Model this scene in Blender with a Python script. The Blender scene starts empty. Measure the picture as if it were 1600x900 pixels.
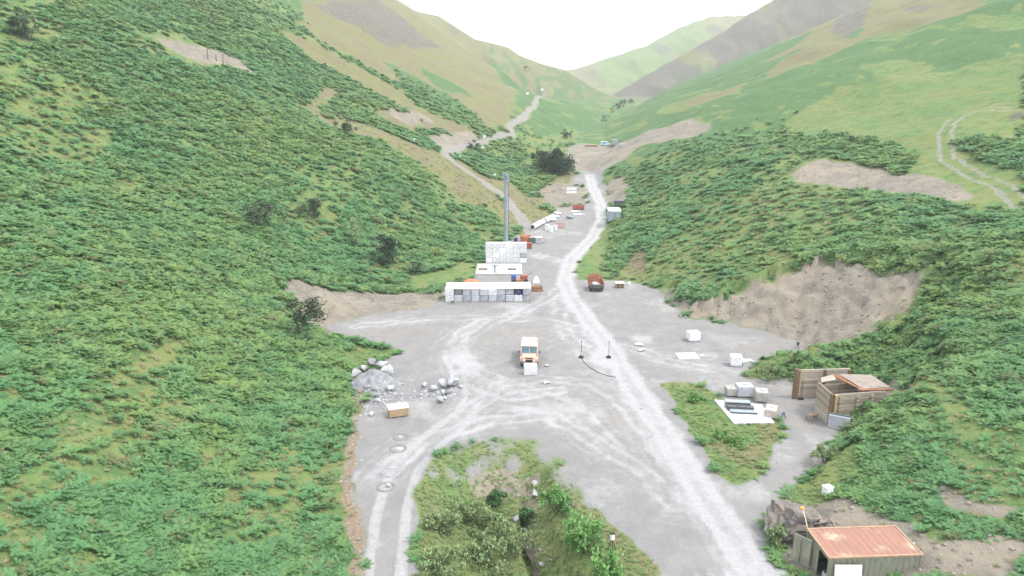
import bpy, bmesh, math, random
import numpy as np
from mathutils import Vector, Matrix, Euler

# ------------------------------------------------------------------ camera, sky, sun, exposure
S = bpy.context.scene
COL = S.collection
CAM_H, PITCH, FPX = 38.0, 0.27, 1142.0
cam = bpy.data.cameras.new('camera'); camo = bpy.data.objects.new('camera', cam); COL.objects.link(camo)
cam.lens = 36 * FPX / 1600; cam.sensor_width = 36; cam.clip_start = 0.5; cam.clip_end = 9000
camo.location = (0, 0, CAM_H); camo.rotation_euler = (math.pi / 2 - PITCH, 0, 0)
S.camera = camo
SUN_EL, SUN_AZ = math.radians(58), math.radians(105)     # azimuth clockwise from +Y (from the right)
W = bpy.data.worlds.new('World'); S.world = W; W.use_nodes = True
wn = W.node_tree.nodes; wl = W.node_tree.links; wn.clear()
wo = wn.new('ShaderNodeOutputWorld'); wb = wn.new('ShaderNodeBackground'); wb.inputs['Strength'].default_value = 0.15
sk = wn.new('ShaderNodeTexSky'); sk.sky_type = 'NISHITA'; sk.sun_disc = False
sk.sun_elevation = SUN_EL; sk.sun_rotation = SUN_AZ; sk.air_density = 1.0; sk.dust_density = 3.0; sk.altitude = 250
wm = wn.new('ShaderNodeMix'); wm.data_type = 'RGBA'; wm.inputs['Factor'].default_value = 0.78
wm.inputs['B'].default_value = (8.6, 8.7, 8.9, 1)          # the even cloud layer
wl.new(sk.outputs[0], wm.inputs['A']); wl.new(wm.outputs['Result'], wb.inputs['Color']); wl.new(wb.outputs[0], wo.inputs[0])
sun = bpy.data.lights.new('sun', 'SUN'); sun.energy = 1.5; sun.angle = math.radians(10); sun.color = (1, 0.96, 0.9)
suno = bpy.data.objects.new('sun', sun); COL.objects.link(suno)
sd = Vector((math.sin(SUN_AZ) * math.cos(SUN_EL), math.cos(SUN_AZ) * math.cos(SUN_EL), math.sin(SUN_EL)))
suno.rotation_euler = sd.to_track_quat('Z', 'Y').to_euler(); suno.location = (60, 120, 160)
S.view_settings.view_transform = 'Standard'; S.view_settings.look = 'None'
S.view_settings.exposure = 1.32; S.view_settings.gamma = 1.0
S.view_settings.use_curve_mapping = False
S.cycles.max_bounces = 5; S.cycles.diffuse_bounces = 3; S.cycles.transparent_max_bounces = 8
S.cycles.volume_bounces = 1; S.cycles.use_denoising = True

# ------------------------------------------------------------------ numpy noise
def _h(ix, iy, s):
    n = (ix.astype(np.int64) * 374761393 + iy.astype(np.int64) * 668265263 + s * 974634777) & 0x7fffffff
    n = ((n ^ (n >> 13)) * 1274126177) & 0x7fffffff
    return ((n ^ (n >> 16)) & 0xffff) / 65535.0
def vnoise(x, y, s=0):
    fx = np.floor(x); fy = np.floor(y); ix = fx.astype(np.int64); iy = fy.astype(np.int64)
    u = x - fx; v = y - fy; u = u * u * (3 - 2 * u); v = v * v * (3 - 2 * v)
    a = _h(ix, iy, s); b = _h(ix + 1, iy, s); c = _h(ix, iy + 1, s); d = _h(ix + 1, iy + 1, s)
    return (a * (1 - u) + b * u) * (1 - v) + (c * (1 - u) + d * u) * v
def fbm(x, y, o=4, s=0):
    r = 0; a = 0.5; t = 0
    for i in range(o):
        r = r + a * vnoise(x, y, s + i * 17); t += a; x = x * 2.03 + 5.1; y = y * 2.03 + 1.7; a *= 0.5
    return r / t                                            # 0..1
def sstep(a, b, x):
    t = np.clip((x - a) / (b - a), 0, 1); return t * t * (3 - 2 * t)

# ------------------------------------------------------------------ plan geometry helpers (metres)
def inpoly(x, y, P):
    P = np.asarray(P); r = np.zeros(x.shape, bool)
    x0, y0 = P.min(0); x1, y1 = P.max(0)
    m = (x >= x0) & (x <= x1) & (y >= y0) & (y <= y1)
    if not m.any(): return r
    X = x[m]; Y = y[m]; q = np.zeros(X.shape, bool); n = len(P); j = n - 1
    for i in range(n):
        xi, yi = P[i]; xj, yj = P[j]
        if yi != yj:
            c = ((yi > Y) != (yj > Y)) & (X < (xj - xi) * (Y - yi) / (yj - yi) + xi); q ^= c
        j = i
    r[m] = q; return r
def segdist(x, y, P, closed=False, with_t=False):
    P = np.asarray(P, float); best = np.full(x.shape, 1e9); n = len(P); bt = np.zeros(x.shape); acc = 0.0
    for i in range(n if closed else n - 1):
        a = P[i]; b = P[(i + 1) % n]; d = b - a; L = float((d * d).sum()) + 1e-9
        t = np.clip(((x - a[0]) * d[0] + (y - a[1]) * d[1]) / L, 0, 1)
        q = np.hypot(x - a[0] - t * d[0], y - a[1] - t * d[1]); m = q < best
        best = np.where(m, q, best)
        if with_t: bt = np.where(m, i + t, bt)
    return (best, bt) if with_t else best

# ------------------------------------------------------------------ ground heights
FY = [0, 150, 185, 220, 260, 300, 330, 345, 475, 700, 1000, 1600, 4000]
FZ = [0, 0, .6, 1.6, 4, 7, 10.5, 11.5, 12, 15, 20, 30, 40]
LY = [-80, 40, 60, 90, 112, 132, 150, 178, 195, 220, 260, 315, 400, 475, 600, 700, 4000]
LX = [-21, -20, -19.5, -20.5, -25, -26, -22, -9, 0, 3, 4, 5, 24, 44, 80, 104, 900]
RY = [-80, 40, 60, 80, 100, 130, 180, 215, 235, 260, 300, 330, 400, 475, 600, 750, 4000]
RX = [26, 26, 28, 31, 30, 27, 22, 27, 33, 30, 30, 44, 50, 56, 84, 118, 1000]
DK = [0, 10, 25, 45, 70, 100, 115, 145, 210, 400, 900]
LP_Y = [60, 130, 230, 315, 475, 700]
LP = [[0, 4.2, 12.5, 23, 36, 52, 60, 77, 113, 205, 330],
      [0, 4.2, 12.5, 23, 36, 52, 60, 77, 113, 205, 330],
      [0, 3.6, 11, 21, 34, 51, 60, 78, 116, 210, 340],
      [0, 3.6, 11, 21, 34, 51, 60, 79, 118, 214, 340],
      [0, 4, 9.5, 17, 29, 46, 55, 74, 114, 200, 300],
      [0, 3, 6, 9, 12, 17, 32, 50, 92, 170, 240]]
RP_Y = [60, 130, 220, 330, 475, 750]
RP = [[0, 3.6, 8.5, 15, 23, 32, 37, 48, 76, 160, 330],
      [0, 4.0, 9.5, 16.5, 24, 33, 38, 50, 78, 165, 340],
      [0, 4.4, 10.5, 18, 27, 37, 42, 54, 83, 170, 350],
      [0, 4.4, 11, 19, 29, 40, 46, 58, 88, 175, 360],
      [0, 4.4, 11, 20, 31, 43, 50, 62, 92, 180, 360],
      [0, 4.6, 12, 22, 32, 45, 51, 63, 90, 165, 330]]
def table(T, TY, d, y):
    r = np.stack([np.interp(d, DK, row) for row in T]); TY = np.asarray(TY, float)
    f = np.clip(np.interp(y, TY, np.arange(len(TY))), 0, len(TY) - 1 - 1e-6); i = f.astype(int); t = f - i
    idx = np.arange(d.size).reshape(d.shape)
    rf = r.reshape(len(TY), -1); ii = i.ravel(); k = idx.ravel()
    return (rf[ii, k] * (1 - t.ravel()) + rf[ii + 1, k] * t.ravel()).reshape(d.shape)
def ray(px, py):
    a = (np.asarray(px, float) - 800) / FPX; b = (450 - np.asarray(py, float)) / FPX
    return a, math.cos(PITCH) + b * math.sin(PITCH), -math.sin(PITCH) + b * math.cos(PITCH)
def on_floor(pts):                                          # sight lines from the survey point to the flat quarry floor
    out = []
    for px, py in pts:
        a, b, c = ray(px, py); t = 60.0
        for _ in range(40): t = (CAM_H - np.interp(t * b, FY, FZ)) / -c
        out.append((float(a * t), float(b * t)))
    return out
def skyline(pts, Y0):                                       # crest points of a ridge standing at distance Y0
    r = []
    for px, py in pts:
        a, b, c = ray(px, py); t = Y0 / b; r.append((float(a * t), float(CAM_H + c * t)))
    return r
YARD = on_floor([(564, 1000), (564, 900), (562, 780), (564, 700), (563, 655), (548, 605), (556, 578), (600, 563), (632, 547), (592, 539), (530, 532), (516, 512), (540, 500),
    (575, 492), (640, 484), (690, 472), (692, 447), (712, 441), (730, 430), (750, 412), (758, 384), (800, 376), (824, 360), (850, 338), (880, 330), (945, 330), (930, 365), (908, 398), (898, 436), (975, 437),
    (1010, 445), (1040, 466), (1068, 492), (1130, 507), (1200, 520), (1245, 533), (1258, 547), (1205, 557), (1168, 578), (1200, 592),
    (1240, 600), (1252, 612), (1330, 602), (1352, 622), (1318, 640), (1320, 685), (1296, 705), (1258, 752), (1215, 790), (1192, 835), (1225, 900), (1260, 1000)])
_g = np.arange(0, 460)
_sx, _sy = np.meshgrid(-100 + _g * .5, 20 + _g * .5)
_sd = segdist(_sx, _sy, YARD, True); _sd = np.where(inpoly(_sx, _sy, YARD), -_sd, _sd)
def bil(G, u, v):
    u = np.clip(u, 0, G.shape[1] - 1.001); v = np.clip(v, 0, G.shape[0] - 1.001); i = u.astype(int); j = v.astype(int); a = u - i; b = v - j
    return (G[j, i] * (1 - a) + G[j, i + 1] * a) * (1 - b) + (G[j + 1, i] * (1 - a) + G[j + 1, i + 1] * a) * b
def yard_sd(x, y): return bil(_sd, (x + 100) * 2, (y - 20) * 2)
GULLY = on_floor([(655, 1000), (650, 880), (650, 790), (668, 735), (720, 705), (790, 700), (842, 712), (880, 750), (905, 800), (955, 880), (1010, 1000)])
STREAM = on_floor([(838, 745), (836, 790), (846, 835), (870, 875), (900, 920), (950, 1000)])
RIDGES = [(skyline([(300, -190), (480, -90), (600, -15), (646, 15), (686, 25), (743, 60), (793, 73), (812, 86), (846, 99), (880, 108), (916, 130), (960, 153), (1000, 190)], 1080), 1080, .42, .3),
          (skyline([(700, 200), (850, 112), (895, 108), (1011, 70), (1066, 40), (1110, 25), (1165, 23), (1230, 55), (1300, 110)], 1900), 1900, .4, .5),
          (skyline([(900, 200), (955, 149), (1000, 122), (1067, 84), (1130, 49), (1167, 23), (1207, 0), (1260, -45), (1330, -90), (1500, -220)], 1150), 1150, .5, .5)]
PAD = on_floor([(876, 262), (884, 236), (905, 228), (975, 228), (985, 240), (960, 262), (915, 268)])
def height(x, y, fine=True):
    x = np.asarray(x, float); y = np.asarray(y, float)
    zf = np.interp(y, FY, FZ); xl = np.interp(y, LY, LX); xr = np.interp(y, RY, RX)
    dl = np.maximum(xl - x, 0); dr = np.maximum(x - xr, 0)
    L = table(LP, LP_Y, dl, y); R = table(RP, RP_Y, dr, y)
    L = L * (1 - sstep(700, 900, y + 0.25 * x)); R = R * (1 - .55 * sstep(760, 1100, y))
    d = np.maximum(dl, dr)
    und = (fbm(x / 55, y / 80, 3, 3) - .5) * 9 * np.clip(d / 45, 0, 1) * np.clip(1.2 - y / 1500, .3, 1)
    und += (fbm(x / 14, y / 17, 3, 9) - .5) * 3.0 * np.clip(d / 12, 0, 1)
    h = zf + L + R + und
    s = yard_sd(x, y); near = (y < 205) & (y > 24)
    cut = zf + np.maximum(s, 0) * np.where((x > 22) & (y > 93), .60, np.where(x > 15, .95, .72)) + ((fbm(x / 4, y / 4, 3, 21) - .5) * 1.8 + (np.abs(fbm(x / 2.4, y / 2.4, 2, 23) - .5)) * 3.2) * np.clip(s / 3, 0, 1)
    w = sstep(205, 170, y)
    cut2 = np.maximum(cut - 1.3 * np.clip(s / 4, 0, 1), zf)          # the cut ends in a small overhanging lip of turf
    h = np.where(near, np.where(h > cut, cut2 * w + h * (1 - w), h), h)
    g = segdist(x, y, GULLY, True); ins = inpoly(x, y, GULLY); gd = np.where(ins & (y < 110), g, 0)
    sdist = segdist(x, y, STREAM)
    dep = np.minimum(gd * .42, 3.6) * np.where(sdist < 9, 1, .75)
    dep = np.where(ins & (sdist < 1.6), np.maximum(dep, np.minimum(gd * .8, 4.1)), dep)
    h = h - dep + np.where(gd > 1, (fbm(x / 2.5, y / 2.5, 3, 31) - .5) * 1.1 * np.clip(gd / 3, 0, 1), 0)
    for crest, y0, k1, k2 in RIDGES:
        c = np.array(crest); zc = np.interp(x, c[:, 0], c[:, 1])
        dd = y - y0
        rz = zc - np.where(dd < 0, -dd * k1, dd * k2) + ((fbm(x / 60, y / 90, 5, 41) - .5) * 24 - np.abs(fbm(x / 45 + y / 300, y / 200, 4, 47) - .5) * 36 + 4) * np.clip(np.abs(dd) / 60, 0, 1)
        h = np.where(y > 560, np.maximum(h, rz), h)
    return h
def at_many(pts):                                           # points of the ground seen from the survey point
    pts = np.asarray(pts, float); a, b, c = ray(pts[:, 0], pts[:, 1])
    ts = np.geomspace(38, 2600, 900)
    lo = np.full(len(pts), 2600.0); hi = lo.copy(); done = np.zeros(len(pts), bool)
    CH = 60
    prev = np.full(len(pts), 30.0)
    for k in range(0, len(ts), CH):
        T = ts[k:k + CH][None, :]
        act = np.where(~done)[0]
        if not len(act): break
        X = a[act, None] * T; Y = b[act, None] * T; Z = CAM_H + c[act, None] * T
        below = Z < height(X, Y)
        any_ = below.any(1); first = below.argmax(1)
        for j, i in enumerate(act):
            if any_[j]:
                f = first[j]; hi[i] = ts[k + f]; lo[i] = ts[k + f - 1] if k + f > 0 else 30; done[i] = True
    for _ in range(14):
        m = (lo + hi) / 2; u = CAM_H + c * m < height(a * m, b * m); hi = np.where(u, m, hi); lo = np.where(u, lo, m)
    return np.stack([a * hi, b * hi, CAM_H + c * hi], 1)
def plan(pts): return at_many(pts)[:, :2]
def at(px, py): return Vector(at_many([(px, py)])[0])
def gz(x, y): return float(height(np.array([x]), np.array([y]))[0])

# ------------------------------------------------------------------ scene helpers
def link(o, parent=None):
    COL.objects.link(o)
    if parent: o.parent = parent
    return o
def tag(o, label, cat, group=None, kind=None):
    o['label'] = label
    if cat: o['category'] = cat; o['kind'] = 'thing'
    if group: o['group'] = group
    if kind: o['kind'] = kind
    return o
def mesh_obj(name, verts, faces, mat, parent=None, smooth=False):
    me = bpy.data.meshes.new(name); me.from_pydata([tuple(v) for v in verts], [], faces); me.update()
    if mat: me.materials.append(mat)
    if smooth: me.polygons.foreach_set('use_smooth', [True] * len(me.polygons))
    return link(bpy.data.objects.new(name, me), parent)
class NT:
    def __init__(s, name):
        s.m = bpy.data.materials.new(name); s.m.use_nodes = True; s.t = s.m.node_tree; s.n = s.t.nodes; s.l = s.t.links
        s.b = s.n['Principled BSDF']; s.out = s.n['Material Output']; s.co = None
    def set(s, k, v): s.b.inputs[k].default_value = v; return s
    def obj(s):
        if not s.co: s.co = s.n.new('ShaderNodeTexCoord')
        return s.co.outputs['Object']
    def noise(s, scale, detail=4, rough=.55, stretch=None, coord=None):
        v = coord or s.obj()
        if stretch:
            mp = s.n.new('ShaderNodeMapping'); mp.inputs['Scale'].default_value = stretch; s.l.new(v, mp.inputs['Vector']); v = mp.outputs[0]
        q = s.n.new('ShaderNodeTexNoise'); q.inputs['Scale'].default_value = scale; q.inputs['Detail'].default_value = detail; q.inputs['Roughness'].default_value = rough
        s.l.new(v, q.inputs['Vector']); return q.outputs['Fac']
    def attr(s, name):
        a = s.n.new('ShaderNodeAttribute'); a.attribute_name = name; return a.outputs['Fac']
    def math(s, op, a, b=None, c=None, clamp=False):
        q = s.n.new('ShaderNodeMath'); q.operation = op; q.use_clamp = clamp
        for i, v in enumerate((a, b, c)):
            if v is None: continue
            if isinstance(v, (int, float)): q.inputs[i].default_value = v
            else: s.l.new(v, q.inputs[i])
        return q.outputs[0]
    def ramp(s, f, lo, hi):                                 # remap to 0..1 smoothly
        q = s.n.new('ShaderNodeMapRange'); q.interpolation_type = 'SMOOTHSTEP'; q.inputs['From Min'].default_value = lo; q.inputs['From Max'].default_value = hi
        s.l.new(f, q.inputs['Value']); return q.outputs[0]
    def mix(s, f, a, b):
        q = s.n.new('ShaderNodeMix'); q.data_type = 'RGBA'
        for k, v in (('Factor', f), ('A', a), ('B', b)):
            if isinstance(v, (int, float)): q.inputs[k].default_value = v
            elif isinstance(v, tuple): q.inputs[k].default_value = v + (1,) if len(v) == 3 else v
            else: s.l.new(v, q.inputs[k])
        return q.outputs['Result']
    def bump(s, f, strength, dist):
        q = s.n.new('ShaderNodeBump'); q.inputs['Strength'].default_value = strength; q.inputs['Distance'].default_value = dist
        s.l.new(f, q.inputs['Height']); s.l.new(q.outputs[0], s.b.inputs['Normal']); return s
    def col(s, c):
        if isinstance(c, tuple): s.b.inputs['Base Color'].default_value = c + (1,)
        else: s.l.new(c, s.b.inputs['Base Color'])
        return s
MATS = {}
def mat(name, c1, c2=None, scale=3.0, rough=.8, metal=0., bump=0., stretch=None, lo=.35, hi=.65, c3=None, s3=.6):
    if name in MATS: return MATS[name]
    t = NT(name); t.set('Roughness', rough).set('Metallic', metal)
    t.set('Specular IOR Level', .3)
    if c2:
        n = t.noise(scale, 5, .6, stretch); c = t.mix(t.ramp(n, lo, hi), c1, c2)
        if c3: c = t.mix(t.ramp(t.noise(s3, 4, .6), .5, .7), c, c3)
        t.col(c)
        if bump: t.bump(n, bump, .05)
    else: t.col(c1)
    MATS[name] = t.m; return t.m

# ------------------------------------------------------------------ ground cover, surveyed as outlines
def P(*p): return plan(p)
COVER = {
 'tan': [P((470, 2), (614, 2), (735, 80), (808, 142), (795, 190), (770, 205), (720, 183), (640, 133), (560, 97), (480, 52)),
         P((372, 0), (402, 30), (470, 57), (560, 102), (650, 163), (750, 208), (720, 214), (640, 178), (560, 128), (480, 88), (430, 45)),
         P((498, 182), (560, 190), (620, 215), (690, 240), (760, 290), (800, 330), (826, 360), (795, 352), (760, 318), (735, 330), (700, 290), (660, 260), (600, 225), (520, 197)),
         P((700, 240), (760, 277), (800, 285), (850, 315), (860, 345), (830, 356), (790, 310), (740, 280)),
         P((478, 160), (500, 138), (538, 138), (525, 150), (497, 163), (512, 197), (497, 190)),
         P((580, 165), (640, 185), (680, 200), (650, 208), (600, 190)),
         P((1345, 4), (1200, 66), (1067, 119), (990, 163), (1080, 135), (1200, 95), (1290, 62), (1350, 60), (1440, 40), (1560, 2)),
         P((1060, 166), (1110, 145), (1168, 128), (1150, 145), (1080, 167)),
         P((1200, 110), (1290, 62), (1350, 60), (1280, 95), (1200, 125)),
         P((985, 398), (1012, 385), (1012, 422), (972, 432)),
         P((1080, 690), (1180, 735), (1215, 690), (1212, 665), (1190, 650), (1180, 700)),
         P((875, 735), (935, 800), (1045, 900), (975, 900), (915, 800)),
         P((1320, 670), (1360, 630), (1430, 600), (1400, 620), (1350, 660)),
         P((545, 590), (575, 620), (570, 645), (556, 660), (552, 620)),
         P((845, 322), (880, 310), (905, 262), (870, 275), (845, 295)),
         P((740, 600), (745, 600), (742, 605))],
 'grass': [P((1230, 192), (1290, 150), (1400, 120), (1600, 85), (1600, 330), (1540, 320), (1480, 325), (1420, 270), (1440, 240), (1330, 215), (1260, 215)),
           P((905, 402), (922, 370), (946, 346), (962, 352), (955, 385), (940, 425), (898, 436)),
           P((1036, 600), (1060, 598), (1110, 605), (1140, 625), (1205, 650), (1220, 670), (1215, 700), (1190, 740), (1150, 757), (1120, 740), (1080, 680)),
           P((545, 535), (632, 547), (600, 563), (560, 575), (530, 560)),
           P((1163, 590), (1180, 570), (1250, 548), (1290, 545), (1290, 570), (1230, 578), (1200, 595)),
           P((1230, 780), (1260, 750), (1300, 712), (1345, 700), (1330, 735), (1290, 770), (1215, 850), (1225, 895), (1195, 830)),
           P((650, 900), (650, 790), (668, 735), (720, 705), (790, 700), (842, 712), (880, 735), (935, 800), (1045, 900)),
           P((660, 745), (680, 720), (745, 690), (840, 690), (845, 712), (760, 720), (690, 760)),
           P((1430, 405), (1460, 400), (1445, 440), (1425, 490), (1380, 520), (1290, 540), (1370, 505), (1415, 470)),
           P((640, 432), (690, 420), (740, 400), (745, 432), (692, 445), (640, 455)),
           P((880, 845), (935, 900), (900, 900)), P((110, 860), (190, 880), (190, 900), (110, 900))],
 'earth': [P((1060, 487), (1075, 466), (1110, 466), (1180, 450), (1250, 415), (1290, 402), (1430, 402), (1436, 430), (1420, 480), (1380, 515), (1300, 532), (1255, 548), (1200, 522), (1130, 507)),
           P((430, 450), (475, 437), (520, 455), (580, 457), (690, 455), (692, 474), (640, 486), (575, 494), (540, 502), (518, 532), (495, 515), (465, 485)),
           P((232, 52), (270, 62), (340, 80), (374, 93), (402, 120), (375, 110), (320, 98), (265, 76)),
           P((1238, 272), (1270, 250), (1340, 255), (1420, 270), (1500, 290), (1530, 312), (1480, 316), (1400, 302), (1300, 292), (1250, 287)),
           P((985, 217), (1030, 200), (1100, 192), (1112, 200), (1080, 215), (1010, 224)),
           P((945, 300), (950, 282), (985, 275), (985, 300), (978, 315), (950, 322)),
           P((552, 645), (572, 650), (570, 720), (566, 790), (566, 900), (538, 900), (538, 740)),
           P((1405, 735), (1440, 742), (1520, 785), (1600, 792), (1600, 815), (1500, 798)),
           P((1225, 805), (1265, 785), (1330, 775), (1345, 790), (1420, 825), (1470, 850), (1600, 845), (1600, 900), (1440, 900), (1250, 900), (1215, 870)),
           P((1010, 445), (1040, 466), (1068, 492), (1078, 470), (1050, 455)),
           P((1330, 585), (1400, 590), (1430, 600), (1390, 620), (1330, 650)),
           P((882, 262), (890, 236), (910, 224), (985, 219), (1000, 226), (985, 245), (940, 262)),
           P((835, 300), (870, 285), (905, 290), (925, 300), (905, 322), (860, 325)),
           P((720, 730), (800, 722), (850, 740), (850, 800), (820, 800), (740, 770)),
           P((600, 168), (660, 175), (680, 195), (620, 190)), P((666, 215), (720, 205), (760, 212), (720, 235), (690, 238))],
 'scree': [P((480, 0), (590, 0), (690, 75), (640, 70), (560, 40)), P((560, 45), (610, 55), (660, 75), (610, 75)),
           P((1298, 52), (1328, 15), (1362, 5), (1350, 40), (1322, 62)), P((1400, 15), (1440, 5), (1470, 5), (1430, 22)),
           P((1575, 182), (1600, 178), (1600, 190), (1570, 190)), P((1222, 830), (1240, 800), (1300, 795), (1280, 830), (1260, 870), (1225, 865))],
 'soil': [P((540, 755), (552, 740), (557, 770), (556, 900), (540, 900)), P((556, 655), (566, 655), (560, 740), (541, 760)), P((875, 738), (905, 738), (900, 755), (880, 750)), P((800, 515), (850, 510), (845, 522), (800, 525))],
}
SOFT = [P((430, 240), (520, 270), (580, 305), (605, 332), (520, 310), (440, 262)), P((0, 60), (40, 68), (60, 90), (20, 110), (0, 150)), P((330, 190), (378, 198), (362, 208), (330, 197)), P((170, 285), (255, 312), (250, 322), (190, 303)),
        P((455, 300), (520, 330), (560, 370), (500, 350)), P((150, 260), (230, 285), (260, 320), (180, 300)), P((640, 300), (740, 330), (700, 335)), P((960, 330), (1060, 300), (1020, 340)), P((1000, 250), (1080, 235), (1040, 262))]
HOLES = [P((1285, 205), (1330, 213), (1432, 235), (1420, 252), (1340, 252), (1290, 243)), P((1500, 222), (1560, 213), (1600, 228), (1600, 262), (1530, 250)),
         P((1067, 127), (1180, 77), (1275, 48), (1240, 72), (1130, 128), (1000, 172), (985, 170)), P((1310, 60), (1360, 38), (1340, 58)),
         P((590, 90), (650, 120), (720, 160), (760, 195), (700, 175), (640, 140)), P((655, 105), (690, 120), (740, 150), (700, 145))]
ROAD = [(1325, 1060), (1185, 900), (1100, 775), (1035, 672), (985, 600), (950, 540), (915, 495), (890, 460), (882, 435), (892, 405), (925, 372), (941, 345), (939, 318), (926, 294), (921, 274)]
ROADW = plan(ROAD); ROAD_HW = 2.15
TRACK_UP = plan([(832, 368), (815, 340), (790, 308), (760, 288), (730, 268), (700, 247), (694, 238), (715, 232), (742, 224), (770, 217), (800, 212), (797, 200), (815, 186), (835, 165), (850, 143)])
FARM = plan([(596, 1000), (600, 900), (612, 800), (632, 735), (672, 692), (725, 650)])
LOOPT = plan([(1600, 170), (1540, 171), (1492, 185), (1476, 210), (1482, 250), (1512, 270), (1560, 290), (1600, 322)])
SWIRL = [plan(s) for s in ([(600, 740), (660, 690), (720, 652), (742, 620), (730, 580), (712, 552), (722, 530), (770, 505), (840, 475), (880, 452)],
        [(725, 650), (780, 600), (850, 590), (930, 600), (985, 640), (1030, 700)], [(720, 545), (740, 580), (800, 600), (900, 640), (960, 700)],
        [(760, 500), (720, 520), (705, 548), (720, 590), (790, 620), (870, 610)], [(560, 510), (640, 500), (740, 495), (850, 500), (930, 520)],
        [(890, 480), (905, 520), (940, 560), (975, 610)], [(660, 690), (760, 660), (860, 650), (930, 690), (1010, 740), (1060, 790)],
        [(1000, 640), (1080, 770), (1160, 900)], [(870, 470), (880, 510), (900, 540), (920, 560)], [(1020, 560), (1100, 575), (1190, 590), (1230, 600)],
        [(975, 540), (1040, 560), (1110, 558)], [(840, 400), (860, 405), (880, 410)])]

# ------------------------------------------------------------------ terrain sheet (fan grid, finer towards the yard)
OY = -30.0
NA, NR = 700, 820
ANG = np.linspace(math.radians(-56), math.radians(56), NA)
RAD = np.geomspace(56, 2750, NR)
GA, GR = np.meshgrid(ANG, RAD)
TX = np.sin(GA) * GR; TY_ = OY + np.cos(GA) * GR
TZ = height(TX, TY_)
WX = TX + (fbm(TX / 3, TY_ / 3, 3, 51) - .5) * np.clip(GR / 60, 1, 8) * 1.6
WY = TY_ + (fbm(TX / 3, TY_ / 3, 3, 67) - .5) * np.clip(GR / 60, 1, 8) * 1.6
def blur(M, n=1):
    for _ in range(n):
        Q = np.pad(M, 1, mode='edge'); M = (Q[:-2, 1:-1] + Q[2:, 1:-1] + Q[1:-1, :-2] + Q[1:-1, 2:] + 2 * M) / 6
    return M
M = {k: blur(np.max([inpoly(WX, WY, p) for p in v], 0).astype(float), 3) for k, v in COVER.items()}
M['earth'] = np.where(TY_ > 125, blur(M['earth'], 7), M['earth']); M['tan'] = np.where(TY_ > 125, blur(M['tan'], 6), M['tan']); M['grass'] = np.where(TY_ > 125, blur(M['grass'], 8), M['grass'])
hole = blur(np.max([inpoly(WX, WY, p) for p in HOLES], 0).astype(float), 2)
ysd = yard_sd(WX, WY); near = (TY_ < 205)
gravel = np.where(near, sstep(.4, -.4, ysd), 0)
zl = np.interp(TY_, LY, LX); zr = np.interp(TY_, RY, RX)
FARP = P((790, 380), (826, 361), (850, 338), (868, 318), (836, 303), (850, 290), (885, 279), (905, 269), (878, 263), (884, 237), (900, 223), (985, 218), (1005, 226), (975, 250), (940, 266), (941, 283), (955, 298), (947, 330), (930, 367), (905, 400), (895, 440), (800, 440))
far_floor = blur(inpoly(WX, WY, FARP).astype(float), 2)
gravel = np.maximum(gravel, far_floor)
gravel = np.where(TY_ > 200, gravel * (1 - M['earth'] * .85), gravel)
ins_g = inpoly(WX, WY, GULLY)
SPARSE = P((655, 760), (690, 705), (760, 684), (850, 686), (895, 735), (925, 790), (900, 800), (850, 750), (760, 735), (690, 775))
sparse = blur(inpoly(WX, WY, SPARSE).astype(float), 8) * (TY_ < 100)
gravel = gravel * (1 - blur(ins_g.astype(float), 7)); gravel = gravel * (1 - M['grass']) * (1 - .8 * M['tan'])
gravel = np.where(TY_ < 100, np.maximum(gravel, 0) * (1 - sparse) + sparse * np.clip(.48 + (fbm(TX / 1.8, TY_ / 2.4, 4, 191) - .5) * 1.4, 0, 1), gravel); gravel = blur(gravel, 1)
road_d = segdist(TX, TY_, ROADW); road = sstep(ROAD_HW + .5, ROAD_HW - .5, road_d)
tru_d = segdist(WX * .3 + TX * .7, WY * .3 + TY_ * .7, TRACK_UP); tru = sstep(2.4, 1.5, tru_d)
farm_d = segdist(TX, TY_, FARM); rut = np.maximum(sstep(.75, .35, np.abs(farm_d - 1.35)), 0)
farm = sstep(2.6, 2.0, farm_d)
loop_d = segdist(WX * .3 + TX * .7, WY * .3 + TY_ * .7, LOOPT); loopr = sstep(.9, .4, np.abs(loop_d - 1.2)) * .8
sw = np.zeros_like(TX)
for i, s in enumerate(SWIRL):
    d_ = segdist(TX + (WX - TX) * .5, TY_ + (WY - TY_) * .5, s)
    wv = .35 + .9 * fbm(TX / 5 + i, TY_ / 5, 3, 140 + i)
    for off, wid_, am in ((1.0, .5, .5), (2.3, .3, .3), (3.4, .25, .22), (.2, .25, .22)):
        sw = np.maximum(sw, sstep(wid_ * 1.6, wid_ * .3, np.abs(d_ - off)) * am * wv)
    sw = np.maximum(sw, .3 * wv * sstep(5, 0, d_))
stk = fbm(TX / 1.6, TY_ / 2.4, 4, 81)
yc = sstep(75, 95, TY_) * sstep(135, 105, TY_) * sstep(26, 5, np.abs(TX - 5))
patchy = sstep(.5, .72, fbm(TX / 7, TY_ / 9, 4, 91)) * (.45 + .5 * yc) + .32 * yc
rb = .74 + .3 * np.maximum(sstep(.7, .2, np.abs(road_d - 1.05)), 0) ; rb = rb * (.72 + .55 * fbm(TX / 1.1, TY_ / 4, 3, 161))
road = sstep(ROAD_HW + .6, ROAD_HW - .8, road_d + (fbm(TX / 1.7, TY_ / 3.0, 3, 171) - .5) * 2.0)
chalk = np.clip(np.maximum.reduce([road * rb, rut * .75, sw * (.95 + 1.6 * stk), patchy * (.5 + stk)]) * gravel, 0, 1)
chalk = np.maximum(chalk, np.clip(road * rb, 0, 1) * (TY_ < 330)); chalk = np.maximum(chalk, .3 * loopr)
tan_ = M['tan'] * (1 - hole); grass = M['grass'] * (1 - hole)
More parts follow.
